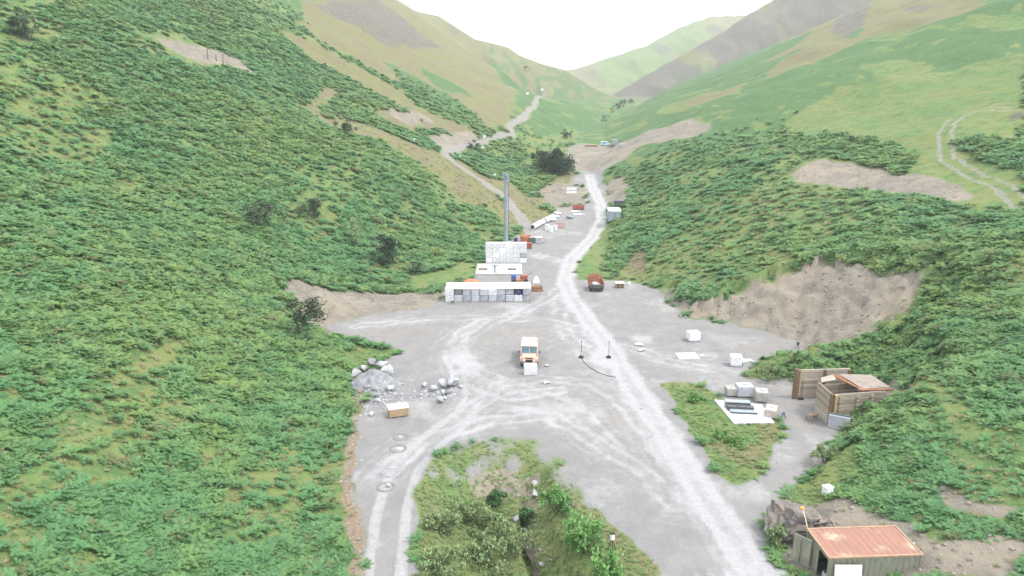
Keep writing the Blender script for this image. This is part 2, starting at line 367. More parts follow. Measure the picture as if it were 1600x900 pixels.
earth = M['earth']; scree = M['scree']; soil = np.maximum(M['soil'], 0)
streak = fbm(TX / 9, TY_ / 34, 4, 101)                       # contour streaks along the slopes
blot = fbm(TX / 22, TY_ / 30, 4, 111)
up = np.maximum(zl - TX, TX - zr)                            # metres up the slope in plan
hi_tan = np.where(TX < 20, sstep(150, 250, up), sstep(120, 230, up)) * .85
far_tan = sstep(560, 860, TY_) * .75
tan_all = np.clip(np.maximum.reduce([tan_, hi_tan * sstep(.35, .6, streak), far_tan * sstep(.4, .65, blot)]), 0, 1)
soil = soil * (1 - gravel)
cov = np.maximum.reduce([gravel, earth, scree * .9, soil, tru, road, grass, tan_, np.where(ins_g, .6, 0), .8 * loopr])
br = (1 - np.clip(cov * 1.3, 0, 1))
gap = sstep(.53, .64, blot * .45 + streak * .55) * .95
gap = np.maximum(gap, .95 * blur(np.max([inpoly(WX, WY, p) for p in SOFT], 0).astype(float), 4) * sstep(.25, .5, fbm(TX / 3, TY_ / 5, 3, 231)))
gap = np.maximum(gap, sstep(.66, .74, fbm(TX / 5, TY_ / 9, 3, 131)) * .8)
bracken = np.clip(br * (1 - gap) * (1 - np.clip(hi_tan * sstep(.3, .55, streak) * 1.2, 0, 1)), 0, 1)
bracken = np.maximum(bracken, hole * (1 - gravel) * .9) * sstep(1500, 700, TY_)
TRACKM = np.maximum(tru, loopr * .7)
rb_ = TZ; fr = []
for crest, y0, k1, k2 in RIDGES:
    c_ = np.array(crest); fr.append(np.interp(TX, c_[:, 0], c_[:, 1]) - np.where(TY_ < y0, (y0 - TY_) * k1, (TY_ - y0) * k2))
fr = np.array(fr); rid = np.where((TY_ > 600) & (fr.max(0) > rb_ - 22), fr.argmax(0), -1)
fs = fbm(TX / 40 + TY_ / 120, TY_ / 130, 5, 211); fl = fbm(TX / 130, TY_ / 200, 4, 221)
scree = np.maximum(scree, np.where(rid == 2, sstep(.26, .5, fs), np.where(rid == 0, sstep(.5, .66, fs) * sstep(60, 140, TZ) * .9, 0)))
scree = np.maximum(scree, sstep(.62, .72, fs) * sstep(70, 130, TZ) * .8)
tan_all = np.where(ins_g & (TY_ < 110), np.maximum(tan_all, .35 + .5 * (fbm(TX / 3, TY_ / 3, 3, 241) - .4)), tan_all)
tan_all = np.where(rid >= 0, np.clip(sstep(.42, .62, fl) * .8 + sstep(80, 180, TZ) * .35, 0, 1), tan_all)
bracken = np.where(rid == 2, bracken * .3, bracken)
ATTR = dict(gravel=gravel, chalk=chalk, tan=tan_all, earth=earth * np.where(TY_ > 200, 1, 1 - gravel * .7), scree=scree, soil=soil, bracken=bracken, track=TRACKM, road=road * (TY_ < 330))

t = NT('ground_cover')
n_l = t.noise(.035, 5, .6); n_m = t.noise(.35, 5, .65); n_f = t.noise(2.6, 5, .7); n_s = t.noise(.2, 5, .6, (1, .22, 1)); n_x = t.noise(11, 3, .7)
def edge(name, lo=.3, hi=.7, k=.5):
    return t.ramp(t.math('ADD', t.attr(name), t.math('MULTIPLY', t.math('SUBTRACT', n_f, .5), k)), lo, hi)
c = t.mix(t.ramp(n_s, .35, .65), (.095, .155, .053), (.125, .162, .055))
c = t.mix(t.math('MULTIPLY', t.ramp(n_f, .45, .7), .6), c, (.06, .105, .034))
n_q = t.noise(.42, 9, .8); n_w = t.noise(.11, 5, .65, (1, .45, 1))
c = t.mix(t.math('MULTIPLY', t.ramp(n_w, .42, .62), .55), c, (.14, .155, .058)); c = t.mix(t.math('MULTIPLY', t.ramp(n_q, .48, .60), .7), c, (.058, .112, .04))
tanc = t.mix(t.ramp(n_m, .35, .7), (.148, .138, .064), (.112, .130, .052)); n_q = t.noise(.42, 9, .8); n_w = t.noise(.11, 5, .65, (1, .45, 1))
c = t.mix(t.math('MULTIPLY', t.ramp(n_w, .42, .62), .55), c, (.14, .155, .058)); c = t.mix(t.math('MULTIPLY', t.ramp(n_q, .48, .60), .7), c, (.058, .112, .04))
tanc = t.mix(t.ramp(n_s, .42, .62), tanc, (.132, .116, .072))
tanc = t.mix(t.math('MULTIPLY', t.ramp(n_q, .52, .64), .45), tanc, (.075, .098, .042))
c = t.mix(edge('tan', .2, .85, .8), c, tanc)
brk = t.mix(t.ramp(n_m, .35, .65), (.054, .112, .044), (.08, .135, .048)); brk = t.mix(t.math('MULTIPLY', t.ramp(n_f, .4, .7), .75), brk, (.034, .074, .03))
c = t.mix(edge('bracken', .3, .7), c, brk)
ear = t.mix(t.ramp(n_m, .35, .65), (.202, .183, .147), (.152, .14, .118)); ear = t.mix(t.math('MULTIPLY', t.ramp(n_f, .5, .7), .6), ear, (.26, .225, .175)); ear = t.mix(t.math('MULTIPLY', t.ramp(n_x, .55, .7), .5), ear, (.10, .083, .068))
n_r = t.noise(.55, 7, .72, (1, 1, .16)); n_p = t.noise(.11, 4, .6)
ear = t.mix(t.math('MULTIPLY', t.ramp(n_r, .42, .62), .7), ear, (.115, .102, .088)); ear = t.mix(t.math('MULTIPLY', t.ramp(n_p, .45, .65), .6), ear, (.235, .198, .15))
c = t.mix(edge('earth'), c, ear)
scr = t.mix(t.ramp(n_m, .4, .62), (.12, .108, .104), (.07, .064, .062)); c = t.mix(t.math('MULTIPLY', edge('scree', .3, .8, .9), .75), c, scr)
c = t.mix(edge('soil'), c, t.mix(t.ramp(n_f, .4, .65), (.16, .115, .08), (.21, .17, .12)))
grv = t.mix(t.ramp(n_m, .35, .68), (.168, .167, .168), (.202, .198, .192)); grv = t.mix(t.math('MULTIPLY', t.ramp(n_l, .45, .7), .7), grv, (.205, .19, .17))
grv = t.mix(t.math('MULTIPLY', t.ramp(n_x, .5, .7), .5), grv, (.115, .116, .121))
c = t.mix(edge('gravel', .3, .7, .7), c, grv)
c = t.mix(t.math('MULTIPLY', edge('track', .3, .7, .3), .95), c, t.mix(t.ramp(n_f, .4, .65), (.17, .16, .15), (.22, .21, .195)))
n_c = t.noise(.8, 9, .78); n_d = t.noise(.28, 6, .7, (1, .5, 1))
c = t.mix(t.math('MULTIPLY', t.ramp(n_d, .5, .72), t.math('MULTIPLY', t.attr('gravel'), .45)), c, (.235, .215, .19))
c = t.mix(t.ramp(t.math('ADD', t.attr('chalk'), t.math('MULTIPLY', t.math('SUBTRACT', n_c, .5), 1.5)), .15, 1.05), c, t.mix(t.ramp(n_f, .35, .7), (.31, .309, .314), (.262, .26, .263)))
t.col(c).set('Roughness', .95).set('Specular IOR Level', .15)
t.bump(t.math('ADD', t.math('ADD', t.math('MULTIPLY', n_f, .5), t.math('MULTIPLY', n_r, 1.2)), t.math('ADD', n_m, t.math('MULTIPLY', n_x, .12))), .6, .55)
GROUND = t.m

idx = np.arange(NA * NR).reshape(NR, NA)
q = np.stack([idx[:-1, :-1], idx[:-1, 1:], idx[1:, 1:], idx[1:, :-1]], -1)
cx = (TX[:-1, :-1] + TX[1:, 1:]) / 2; cy = (TY_[:-1, :-1] + TY_[1:, 1:]) / 2
def qm(A): return (A[:-1, :-1] + A[1:, 1:] + A[1:, :-1] + A[:-1, 1:]) / 4
reg = np.where(cx < (np.interp(cy, LY, LX) + np.interp(cy, RY, RX)) / 2, 0, 1)      # left / right hillside
reg = np.where(cy > 860, 5, reg)
reg = np.where(qm(gravel) > .5, 2, reg)
reg = np.where(inpoly(cx, cy, GULLY) & (cy < 110), 6, reg)
reg = np.where((qm(tru) > .5) & (cy > 175), 4, reg)
reg = np.where((qm(farm) > .5) & (reg != 6) & (cy < 84), 7, reg)
reg = np.where((qm(road) > .5) & (cy < 330), 3, reg)
VALL = np.stack([TX, TY_, TZ], -1).reshape(-1, 3)
def region(name, k):
    f = q[reg == k].reshape(-1, 4); u, inv = np.unique(f, return_inverse=True); f = inv.reshape(-1, 4)
    me = bpy.data.meshes.new(name); me.vertices.add(len(u)); me.vertices.foreach_set('co', VALL[u].astype(np.float32).ravel())
    me.loops.add(f.size); me.loops.foreach_set('vertex_index', f.astype(np.int32).ravel())
    me.polygons.add(len(f)); me.polygons.foreach_set('loop_start', np.arange(0, f.size, 4, dtype=np.int32))
    me.polygons.foreach_set('use_smooth', np.ones(len(f), bool))
    me.update(calc_edges=True); me.materials.append(GROUND)
    for k2, A in ATTR.items():
        a = me.attributes.new(k2, 'FLOAT', 'POINT'); a.data.foreach_set('value', A.reshape(-1)[u].astype(np.float32))
    o = link(bpy.data.objects.new(name, me)); o['kind'] = 'structure'; return o
region('hillside_left', 0); region('hillside_right', 1); region('quarry_floor', 2); region('chalk_road', 3)
region('hill_track', 4); region('far_hills', 5); region('stream_gully', 6); region('farm_track', 7)
def tgrid(A, x, y):
    r = np.hypot(x, y - OY); a = np.arctan2(x, y - OY)
    return bil(A, (a - ANG[0]) / (ANG[1] - ANG[0]), np.log(r / RAD[0]) / math.log(RAD[1] / RAD[0]))

# ------------------------------------------------------------------ leaf material and scatter
def leaf_mat(name, c1, c2, c3, big=.03, trans=.35, vary=.5, dead=0.):
    t = NT(name); t.set('Roughness', .6).set('Specular IOR Level', .25)
    g = t.n.new('ShaderNodeNewGeometry'); oi = t.n.new('ShaderNodeObjectInfo')
    n1 = t.noise(big, 4, .6, None, g.outputs['Position'])
    n2 = t.noise(big * 7, 3, .6, None, g.outputs['Position'])
    c = t.mix(t.ramp(t.math('ADD', t.math('MULTIPLY', n1, .6), t.math('MULTIPLY', n2, .4)), .4, .64), c1, c2); c = t.mix(t.math('MULTIPLY', t.ramp(oi.outputs['Random'], .25, 1), vary), c, c3)
    c = t.mix(t.math('MULTIPLY', t.math('GREATER_THAN', oi.outputs['Random'], .95), dead), c, (.20, .16, .075))
    t.col(c); tr = t.n.new('ShaderNodeBsdfTranslucent'); t.l.new(c, tr.inputs['Color'])
    mx = t.n.new('ShaderNodeMixShader'); mx.inputs[0].default_value = trans
    t.l.new(t.b.outputs[0], mx.inputs[1]); t.l.new(tr.outputs[0], mx.inputs[2]); t.l.new(mx.outputs[0], t.out.inputs[0])
    return t.m
BRACKEN = leaf_mat('bracken_leaf', (.118, .255, .100), (.195, .285, .088), (.075, .175, .075), .03, .42, .75, .5)
def frond(V, F, org, yaw, L, rise, wid, rng, n=6):
    ca, sa = math.cos(yaw), math.sin(yaw); pts = []
    for i in range(n + 1):
        s = i / n; r = L * s * .95; z = rise * (s * 1.9 - 1.25 * s * s)
        pts.append(Vector((org[0] + ca * r, org[1] + sa * r, org[2] + z)))
    side = Vector((-sa, ca, 0))
    for i in range(1, n):
        s = i / n; w = wid * (1 - s) ** .8 * (.55 + .45 * min(1, s * 5)) * rng.uniform(.8, 1.2); st = (pts[i + 1] - pts[i - 1]) * .5
        for sg in (-1, 1):
            b = len(V); tip = pts[i] + side * sg * w + st * rng.uniform(.3, .7) + Vector((0, 0, -w * rng.uniform(.05, .35)))
            V += [pts[i] - st * .62, pts[i] + st * .62, tip]; F.append((b, b + 1, b + 2))
def clump(name, seed, nf, L, H, wid, mat_):
    rng = random.Random(seed); V = []; F = []
    for k in range(nf):
        y = k / nf * 6.283 + rng.uniform(-.5, .5); o = (rng.uniform(-.2, .2), rng.uniform(-.2, .2), rng.uniform(.25, .5) * H)
        frond(V, F, o, y, L * rng.uniform(.7, 1.15), H * rng.uniform(.45, 1.0), wid * rng.uniform(.8, 1.2), rng)
    me = bpy.data.meshes.new(name); me.from_pydata([tuple(v) for v in V], [], F); me.materials.append(mat_)
    return bpy.data.objects.new(name, me)
def scatter(name, xs, ys, zs, scale, protos, label, seed=1, tilt=.25):
    n = len(xs); rng = np.random.default_rng(seed)
    me = bpy.data.meshes.new(name); me.vertices.add(n); me.vertices.foreach_set('co', np.stack([xs, ys, zs], 1).astype(np.float32).ravel())
    rot = np.stack([rng.normal(0, tilt, n), rng.normal(0, tilt, n), rng.uniform(0, 6.283, n)], 1)
    a = me.attributes.new('rot', 'FLOAT_VECTOR', 'POINT'); a.data.foreach_set('vector', rot.astype(np.float32).ravel())
    e_ = .8; gxn = (tgrid(TZ, xs + e_, ys) - tgrid(TZ, xs - e_, ys)) / (2 * e_); gyn = (tgrid(TZ, xs, ys + e_) - tgrid(TZ, xs, ys - e_)) / (2 * e_)
    nor = np.stack([-gxn, -gyn, np.ones(n)], 1); nor /= np.linalg.norm(nor, axis=1)[:, None]
    a = me.attributes.new('nor', 'FLOAT_VECTOR', 'POINT'); a.data.foreach_set('vector', nor.astype(np.float32).ravel())
    a = me.attributes.new('size', 'FLOAT', 'POINT'); a.data.foreach_set('value', np.asarray(scale, np.float32))
    a = me.attributes.new('pick', 'INT', 'POINT'); a.data.foreach_set('value', rng.integers(0, len(protos), n).astype(np.int32))
    o = link(bpy.data.objects.new(name, me)); tag(o, label, None, None, 'stuff')
    g = bpy.data.node_groups.new(name + '_scatter', 'GeometryNodeTree')
    g.interface.new_socket('Geometry', in_out='INPUT', socket_type='NodeSocketGeometry'); g.interface.new_socket('Geometry', in_out='OUTPUT', socket_type='NodeSocketGeometry')
    N = g.nodes; gi = N.new('NodeGroupInput'); go = N.new('NodeGroupOutput'); j = N.new('GeometryNodeJoinGeometry')
    def na(nm, ty):
        q_ = N.new('GeometryNodeInputNamedAttribute'); q_.data_type = ty; q_.inputs[0].default_value = nm; return q_.outputs[0]
    r_ = na('rot', 'FLOAT_VECTOR'); s_ = na('size', 'FLOAT'); p_ = na('pick', 'INT')
    e0r = N.new('FunctionNodeEulerToRotation'); g.links.new(r_, e0r.inputs[0])
    e2r = N.new('FunctionNodeAlignRotationToVector'); e2r.axis = 'Z'; e2r.inputs['Factor'].default_value = .6; g.links.new(e0r.outputs[0], e2r.inputs['Rotation']); g.links.new(na('nor', 'FLOAT_VECTOR'), e2r.inputs['Vector'])
    for i, pr in enumerate(protos):
        c_ = N.new('FunctionNodeCompare'); c_.data_type = 'INT'; c_.operation = 'EQUAL'; g.links.new(p_, c_.inputs[2]); c_.inputs[3].default_value = i
        oi = N.new('GeometryNodeObjectInfo'); oi.inputs['Object'].default_value = pr; oi.inputs['As Instance'].default_value = True
        ip = N.new('GeometryNodeInstanceOnPoints'); g.links.new(gi.outputs[0], ip.inputs['Points']); g.links.new(c_.outputs[0], ip.inputs['Selection'])
        g.links.new(oi.outputs['Geometry'], ip.inputs['Instance']); g.links.new(e2r.outputs[0], ip.inputs['Rotation']); g.links.new(s_, ip.inputs['Scale'])
        g.links.new(ip.outputs[0], j.inputs[0])
    g.links.new(j.outputs[0], go.inputs[0])
    md = o.modifiers.new('scatter', 'NODES'); md.node_group = g; return o
BR_PROTOS = [clump('bracken_clump', 10 + i, 12, .74, .46, .36, BRACKEN) for i in range(5)]
rng = np.random.default_rng(5)
def ring(n, r0, r1, k, amax=46):                             # random points, areal density ~ r^-k
    u = rng.uniform(0, 1, n); e = 2 - k; r = (r0 ** e + u * (r1 ** e - r0 ** e)) ** (1 / e); a = np.radians(rng.uniform(-amax, amax, n))
    return np.sin(a) * r, np.cos(a) * r, r
bx_, by_, br_ = ring(310000, 42, 420, 1.0)
bm_ = tgrid(bracken, bx_, by_); slope_ok = tgrid(np.clip((1 - cov) * 1.4 - .4, 0, 1), bx_, by_) * .16
keep = (np.maximum(bm_, slope_ok) > .1 + .5 * rng.uniform(0, 1, len(bx_))) & (rng.uniform(0, 1, len(bx_)) > np.where(bx_ > 30, sstep(170, 285, br_), sstep(200, 400, br_))); bx_, by_, br_ = bx_[keep], by_[keep], br_[keep]
bz_ = tgrid(TZ, bx_, by_); bs_ = np.clip((br_ / 85) ** .42, .9, 1.75) * rng.uniform(.5, 1.4, len(bx_))
bz_ = bz_ + (fbm(bx_ / 2.3, by_ / 2.3, 2, 7) - .5) * 1.0
left = bx_ < (np.interp(by_, LY, LX) + np.interp(by_, RY, RX)) / 2
scatter('bracken', bx_[left], by_[left], bz_[left] - .15, bs_[left], BR_PROTOS, 'dense green bracken covering the left hillside', 2)
scatter('bracken', bx_[~left], by_[~left], bz_[~left] - .15, bs_[~left], BR_PROTOS, 'dense green bracken covering the right hillside above the quarry', 3)

# ------------------------------------------------------------------ haze: the damp air over the valley
hv = [(x, y, z) for z in (-12, 520) for x, y in ((-3400, -250), (3400, -250), (3400, 3200), (-3400, 3200))]
hz = mesh_obj('haze', hv, [(0, 3, 2, 1), (4, 5, 6, 7), (0, 1, 5, 4), (1, 2, 6, 5), (2, 3, 7, 6), (3, 0, 4, 7)], None)
hm = bpy.data.materials.new('haze_air'); hm.use_nodes = True; hm.node_tree.nodes.remove(hm.node_tree.nodes['Principled BSDF'])
pv = hm.node_tree.nodes.new('ShaderNodeVolumePrincipled'); pv.inputs['Color'].default_value = (.9, .93, .97, 1); pv.inputs['Density'].default_value = .00017
pv.inputs['Anisotropy'].default_value = .2
hm.node_tree.links.new(pv.outputs[0], hm.node_tree.nodes['Material Output'].inputs['Volume']); hz.data.materials.append(hm)
tag(hz, 'thin pale haze filling the valley air', None, None, 'stuff')

# ------------------------------------------------------------------ mesh builders
class MB:
    def __init__(s): s.v = []; s.f = []
    def add(s, V, F):
        b = len(s.v); s.v += [Vector(v) for v in V]; s.f += [tuple(b + i for i in f) for f in F]; return s
    def box(s, c, d, rz=0, ch=0.0, rx=0, ry=0):
        x, y, z = d[0] / 2, d[1] / 2, d[2] / 2; R = Euler((rx, ry, rz)).to_matrix(); c = Vector(c)
        if ch <= 0:
            V = [Vector((a * x, b * y, e * z)) for a in (-1, 1) for b in (-1, 1) for e in (-1, 1)]
            F = [(0, 1, 3, 2), (4, 6, 7, 5), (0, 4, 5, 1), (2, 3, 7, 6), (0, 2, 6, 4), (1, 5, 7, 3)]
        else:
            V = []; id_ = {}
            for a in (-1, 1):
                for b in (-1, 1):
                    for e in (-1, 1):
                        for k in range(3):
                            w = [a * (x - (ch if k != 0 else 0)), b * (y - (ch if k != 1 else 0)), e * (z - (ch if k != 2 else 0))]
                            id_[(a, b, e, k)] = len(V); V.append(Vector(w))
            F = []
            for k in range(3):
                i, j = [q_ for q_ in range(3) if q_ != k]
                for sg in (-1, 1):
                    r = []
                    for u, w in ((-1, -1), (1, -1), (1, 1), (-1, 1)):
                        t_ = [0, 0, 0]; t_[k] = sg; t_[i] = u; t_[j] = w; r.append(id_[tuple(t_) + (k,)])
                    F.append(tuple(r))
            for k in range(3):
                i, j = [q_ for q_ in range(3) if q_ != k]
                for u in (-1, 1):
                    for w in (-1, 1):
                        e0 = [0, 0, 0]; e1 = [0, 0, 0]; e0[k] = -1; e1[k] = 1
                        for e in (e0, e1): e[i] = u; e[j] = w
                        F.append((id_[tuple(e0) + (i,)], id_[tuple(e1) + (i,)], id_[tuple(e1) + (j,)], id_[tuple(e0) + (j,)]))
            for a in (-1, 1):
                for b in (-1, 1):
                    for e in (-1, 1): F.append(tuple(id_[(a, b, e, k)] for k in range(3)))
        return s.add([c + R @ v for v in V], F)
    def tube(s, p0, p1, r0, r1=None, n=8, caps=True):
        p0 = Vector(p0); p1 = Vector(p1); r1 = r0 if r1 is None else r1; d = (p1 - p0).normalized()
        u = d.orthogonal().normalized(); w = d.cross(u); V = []
        for p, r in ((p0, r0), (p1, r1)):
            V += [p + (u * math.cos(6.28318 * i / n) + w * math.sin(6.28318 * i / n)) * r for i in range(n)]
        F = [(i, (i + 1) % n, n + (i + 1) % n, n + i) for i in range(n)]
        if caps: F += [tuple(range(n))[::-1], tuple(range(n, 2 * n))]
        return s.add(V, F)
    def path(s, pts, r, n=5):
        for a, b in zip(pts[:-1], pts[1:]): s.tube(a, b, r, r, n, False)
        return s
    def ring(s, c, R, r, n=18, m=7, axis='z', flat=1.0):
        V = []; F = []
        for i in range(n):
            a = 6.28318 * i / n
            for j in range(m):
                b = 6.28318 * j / m; q_ = R + r * math.cos(b); h = r * math.sin(b) * flat
                p = (math.cos(a) * q_, math.sin(a) * q_, h) if axis == 'z' else (h, math.cos(a) * q_, math.sin(a) * q_)
                V.append(Vector(c) + Vector(p)); F.append((i * m + j, ((i + 1) % n) * m + j, ((i + 1) % n) * m + (j + 1) % m, i * m + (j + 1) % m))
        return s.add(V, F)
    def prism(s, prof, x0, x1):                              # profile in (y, z), extruded along x
        n = len(prof); V = [(x0, a, b) for a, b in prof] + [(x1, a, b) for a, b in prof]
        return s.add(V, [tuple(range(n)), tuple(range(2 * n - 1, n - 1, -1))] + [(i, i + n, (i + 1) % n + n, (i + 1) % n) for i in range(n)])
    def build(s, name, m, parent=None, smooth=False):
        o = mesh_obj(name, s.v, s.f, m, parent, smooth)
        bm = bmesh.new(); bm.from_mesh(o.data); bmesh.ops.recalc_face_normals(bm, faces=bm.faces); bm.to_mesh(o.data); bm.free(); return o
def thing(name, label, cat, loc, rz=0, group=None, rx=0, ry=0):
    o = bpy.data.objects.new(name, None); link(o); o.empty_display_size = .2
    o.location = loc; o.rotation_euler = (rx, ry, rz); return tag(o, label, cat, group)
def rock_mesh(seed, d, sub=2, rough=.25, cuts=5):
    bm = bmesh.new(); bmesh.ops.create_icosphere(bm, subdivisions=sub, radius=1); r = random.Random(seed)
    pl = [(Vector((r.gauss(0, 1), r.gauss(0, 1), r.gauss(0, 1))).normalized(), r.uniform(.42, .75)) for _ in range(cuts + 4)]
    for v in bm.verts:
        p = v.co.copy()
        for n_, k in pl:
            e = p.dot(n_) - k
            if e > 0: p -= n_ * e
        p *= 1 + r.uniform(-rough, rough) * .22; v.co = Vector((p.x * d[0] / 2, p.y * d[1] / 2, p.z * d[2] / 2))
    me = bpy.data.meshes.new('boulder'); bm.to_mesh(me); bm.free(); return me
# ------------------------------------------------------------------ materials
CONC = mat('concrete_white', (.58, .58, .59), (.49, .495, .50), 2.5, .85, 0, .3, None, .35, .7, (.43, .435, .44), .5)
CONC_A = mat('concrete_grey', (.24, .255, .28), (.19, .205, .225), 2.5, .85, 0, .3, None, .35, .7, (.33, .34, .36), .6)
CONC_B = mat('concrete_pale', (.36, .375, .41), (.29, .305, .335), 2.2, .85, 0, .3, None, .35, .7, (.42, .43, .45), .6)
CONC_D = mat('concrete_dark', (.14, .145, .16), (.10, .105, .115), 2.2, .85, 0, .3)
PINKW = mat('roof_slab_pinkish', (.52, .475, .47), (.45, .42, .42), 1.2, .8, 0, .2)
WHITE = mat('white_paint', (.66, .66, .67), (.57, .57, .58), 2, .6, 0, .1)
STEEL = mat('galvanised_steel', (.27, .315, .35), (.22, .26, .29), 1.5, .5, .1, .1)
DSTEEL = mat('dark_steel', (.07, .073, .08), (.11, .11, .115), 3, .55, .3, .2)
RUST = mat('rust', (.24, .10, .06), (.33, .17, .10), 2.5, .85, .1, .3, None, .35, .65, (.16, .08, .055), .8)
RED = mat('red_paint', (.30, .075, .05), (.22, .07, .05), 2, .6, 0, .1)
ORANGE = mat('orange_paint', (.46, .16, .075), (.36, .14, .08), 2, .6, 0, .1)
SAND = mat('faded_orange_paint', (.50, .31, .235), (.43, .28, .215), 1.8, .55, 0, .05, None, .35, .65, (.58, .46, .36), .7)
CREAM = mat('cream_paint', (.62, .55, .48), (.54, .49, .43), 1.5, .6)
BLACK = mat('black_rubber', (.02, .02, .022), (.035, .034, .034), 4, .85)
GLASS = mat('windscreen_glass', (.05, .115, .14), (.08, .16, .18), .6, .08, 0)
WOOD = mat('sawn_timber', (.36, .27, .165), (.28, .205, .12), 3, .8, 0, .2, (1, 6, 6))
WOODP = mat('weathered_plank', (.33, .285, .23), (.25, .21, .165), 3, .85, 0, .3, (1, 1, 8), .35, .65, (.36, .33, .29), .5)
WOODQ = mat('weathered_plank_pale', (.38, .34, .285), (.30, .26, .21), 3, .85, 0, .3, (1, 1, 8))
WOODR = mat('weathered_plank_dark', (.25, .205, .155), (.19, .155, .115), 3, .85, 0, .3, (1, 1, 8))
WOODD = mat('dark_post_timber', (.16, .095, .05), (.11, .07, .045), 3, .85, 0, .3, (8, 8, 1))
BLUE = mat('blue_plastic', (.05, .10, .30), (.045, .085, .24), 2, .5)
NAVY = mat('indigo_plastic', (.045, .03, .12), (.06, .04, .14), 2, .5)
GREENP = mat('green_paint', (.05, .09, .075), (.07, .11, .09), 2, .6)
OLIVE = mat('olive_paint', (.155, .165, .125), (.20, .20, .155), 1.2, .65, 0, .1, (3, 3, .6), .35, .65, (.24, .225, .17), .7)
ROOFR = mat('rusted_roof', (.25, .13, .095), (.21, .12, .09), 1.6, .85, 0, .2, (2.5, .5, 1), .35, .65, (.36, .30, .215), .45)
STONE = mat('pale_stone', (.34, .35, .37), (.235, .245, .26), 1.5, .9, 0, .4, None, .35, .65, (.28, .265, .24), .9)
STONED = mat('grey_stone', (.15, .155, .17), (.22, .222, .23), 1.5, .9, 0, .4)
CLIFF = mat('brown_rock', (.17, .145, .125), (.11, .10, .10), 1.1, .9, 0, .8, (1, 1, 2.2), .35, .65, (.25, .19, .14), .6)
def depth_of(p): return p.y * math.cos(PITCH) + (CAM_H - p.z) * math.sin(PITCH)

# ------------------------------------------------------------------ front block wall (shelter of stacked concrete blocks)
a = at(696, 472); b = at(830, 471); rz = math.atan2(b.y - a.y, b.x - a.x); Lw = math.hypot(b.x - a.x, b.y - a.y)
w_ = thing('block_shelter', 'long low shelter of stacked grey concrete blocks under a pinkish white slab roof', 'shelter', a, rz)
cw = Lw / 10; bh = 1.16; rr = random.Random(4)
bl_me = {}
def block(parent, x, y, z, dx, dy, dz, m, name='block'):
    key = (round(dx, 3), round(dy, 3), round(dz, 3), m.name)
    if key not in bl_me:
        o = MB().box((0, 0, 0), (dx, dy, dz), 0, .04).build(name, m, parent); bl_me[key] = o.data
    else: o = link(bpy.data.objects.new(name, bl_me[key]), parent)
    o.location = (x, y, z); o.rotation_euler.z = rr.uniform(-.008, .008); return o
shade = {(0, 0): CONC, (0, 1): CONC, (4, 0): CONC_A, (7, 0): CONC_B, (8, 0): CONC, (5, 1): CONC, (4, 1): CONC_B}
setback = {1: 1.0, 2: .35, 3: .15, 6: .3, 7: .6, 8: 1.1}
for i in range(10):
    for r_ in range(2):
        m_ = shade.get((i, r_), CONC_B if rr.random() < .75 else CONC_A)
        y0 = setback.get(i, 0) if r_ else 0
        if r_ and i == 8: m_ = CONC_D
        block(w_, cw * (i + .5), y0 + .62, bh * (r_ + .5), cw - .07, 1.2, bh - .05, m_)
for i in range(10):
    for r_ in range(2): block(w_, cw * (i + .5), 3.7, bh * (r_ + .5), cw - .07, 1.2, bh - .05, CONC_B)
for x_ in (.6, Lw - .6):
    for r_ in range(2): block(w_, x_, 2.2, bh * (r_ + .5), 1.2, 1.8, bh - .05, CONC_B)
for i in range(5):
    o = MB().box((0, 0, 0), (cw * 2 - .04, 4.2, .16), 0, .02).build('roof_slab', PINKW, w_); o.location = (cw * (2 * i + 1), 2.25, bh * 2 + .08 + rr.uniform(0, .05)); o.rotation_euler.x = .012
MB().box((cw * 8.5, .42, bh * 1.45), (.9, .7, .7), 0, .05).build('indigo_crate', NAVY, w_)
# ------------------------------------------------------------------ rear block wall with slab
a = at(759, 411); b = at(823, 411); rz = math.atan2(b.y - a.y, b.x - a.x); Lw = math.hypot(b.x - a.x, b.y - a.y)
w_ = thing('block_wall', 'tall white wall of stacked concrete blocks standing in front of the mast', 'wall', a, rz)
cw = Lw / 6; bh = 1.13
for i in range(6):
    for r_ in range(4):
        block(w_, cw * (i + .5), .7, bh * (r_ + .5), cw - .05, 1.3, bh - .05, CONC_A if (i, r_) == (5, 1) else (CONC if (i * 7 + r_ * 3) % 5 else WHITE))
sl = thing('concrete_slab', 'white concrete slab laid in front of the tall white block wall', 'slab', at(780, 421), rz)
for i in range(2):
    for j in range(2): MB().box((-2.45 + 4.9 * i, -2.3 + 4.4 * j, .12), (4.85, 4.35, .26), 0, .02).build('slab_panel', mat('slab_cream', (.47, .46, .43), (.40, .39, .37), 1.5, .85, 0, .2), sl)
st = thing('test_stand', 'grey T-shaped steel stand at the front of the white slab', 'stand', at(773, 428))
MB().box((0, 0, .1), (.9, .7, .2), 0, .02).build('base', CONC_A, st); MB().box((0, 0, .95), (.42, .3, 1.6)).build('post', STEEL, st); MB().box((0, 0, 1.86), (1.5, .6, .22), 0, .02).build('table', STEEL, st)
for px, nm in ((755, 'left'), (800, 'right')):
    o = thing('scrap_tray', 'low tray of dark scrap on the %s side of the white slab' % nm, 'tray', at(px, 423) + Vector((0, 0, .27)))
    MB().box((0, 0, .08), (1.9, .8, .12), 0, .02).build('tray', DSTEEL, o)
    for k in range(5): MB().box((-.7 + .35 * k, rr.uniform(-.15, .15), .2 + .03 * (k % 2)), (.28, .22, .18), rr.uniform(0, 3)).build('scrap_piece', RUST, o)
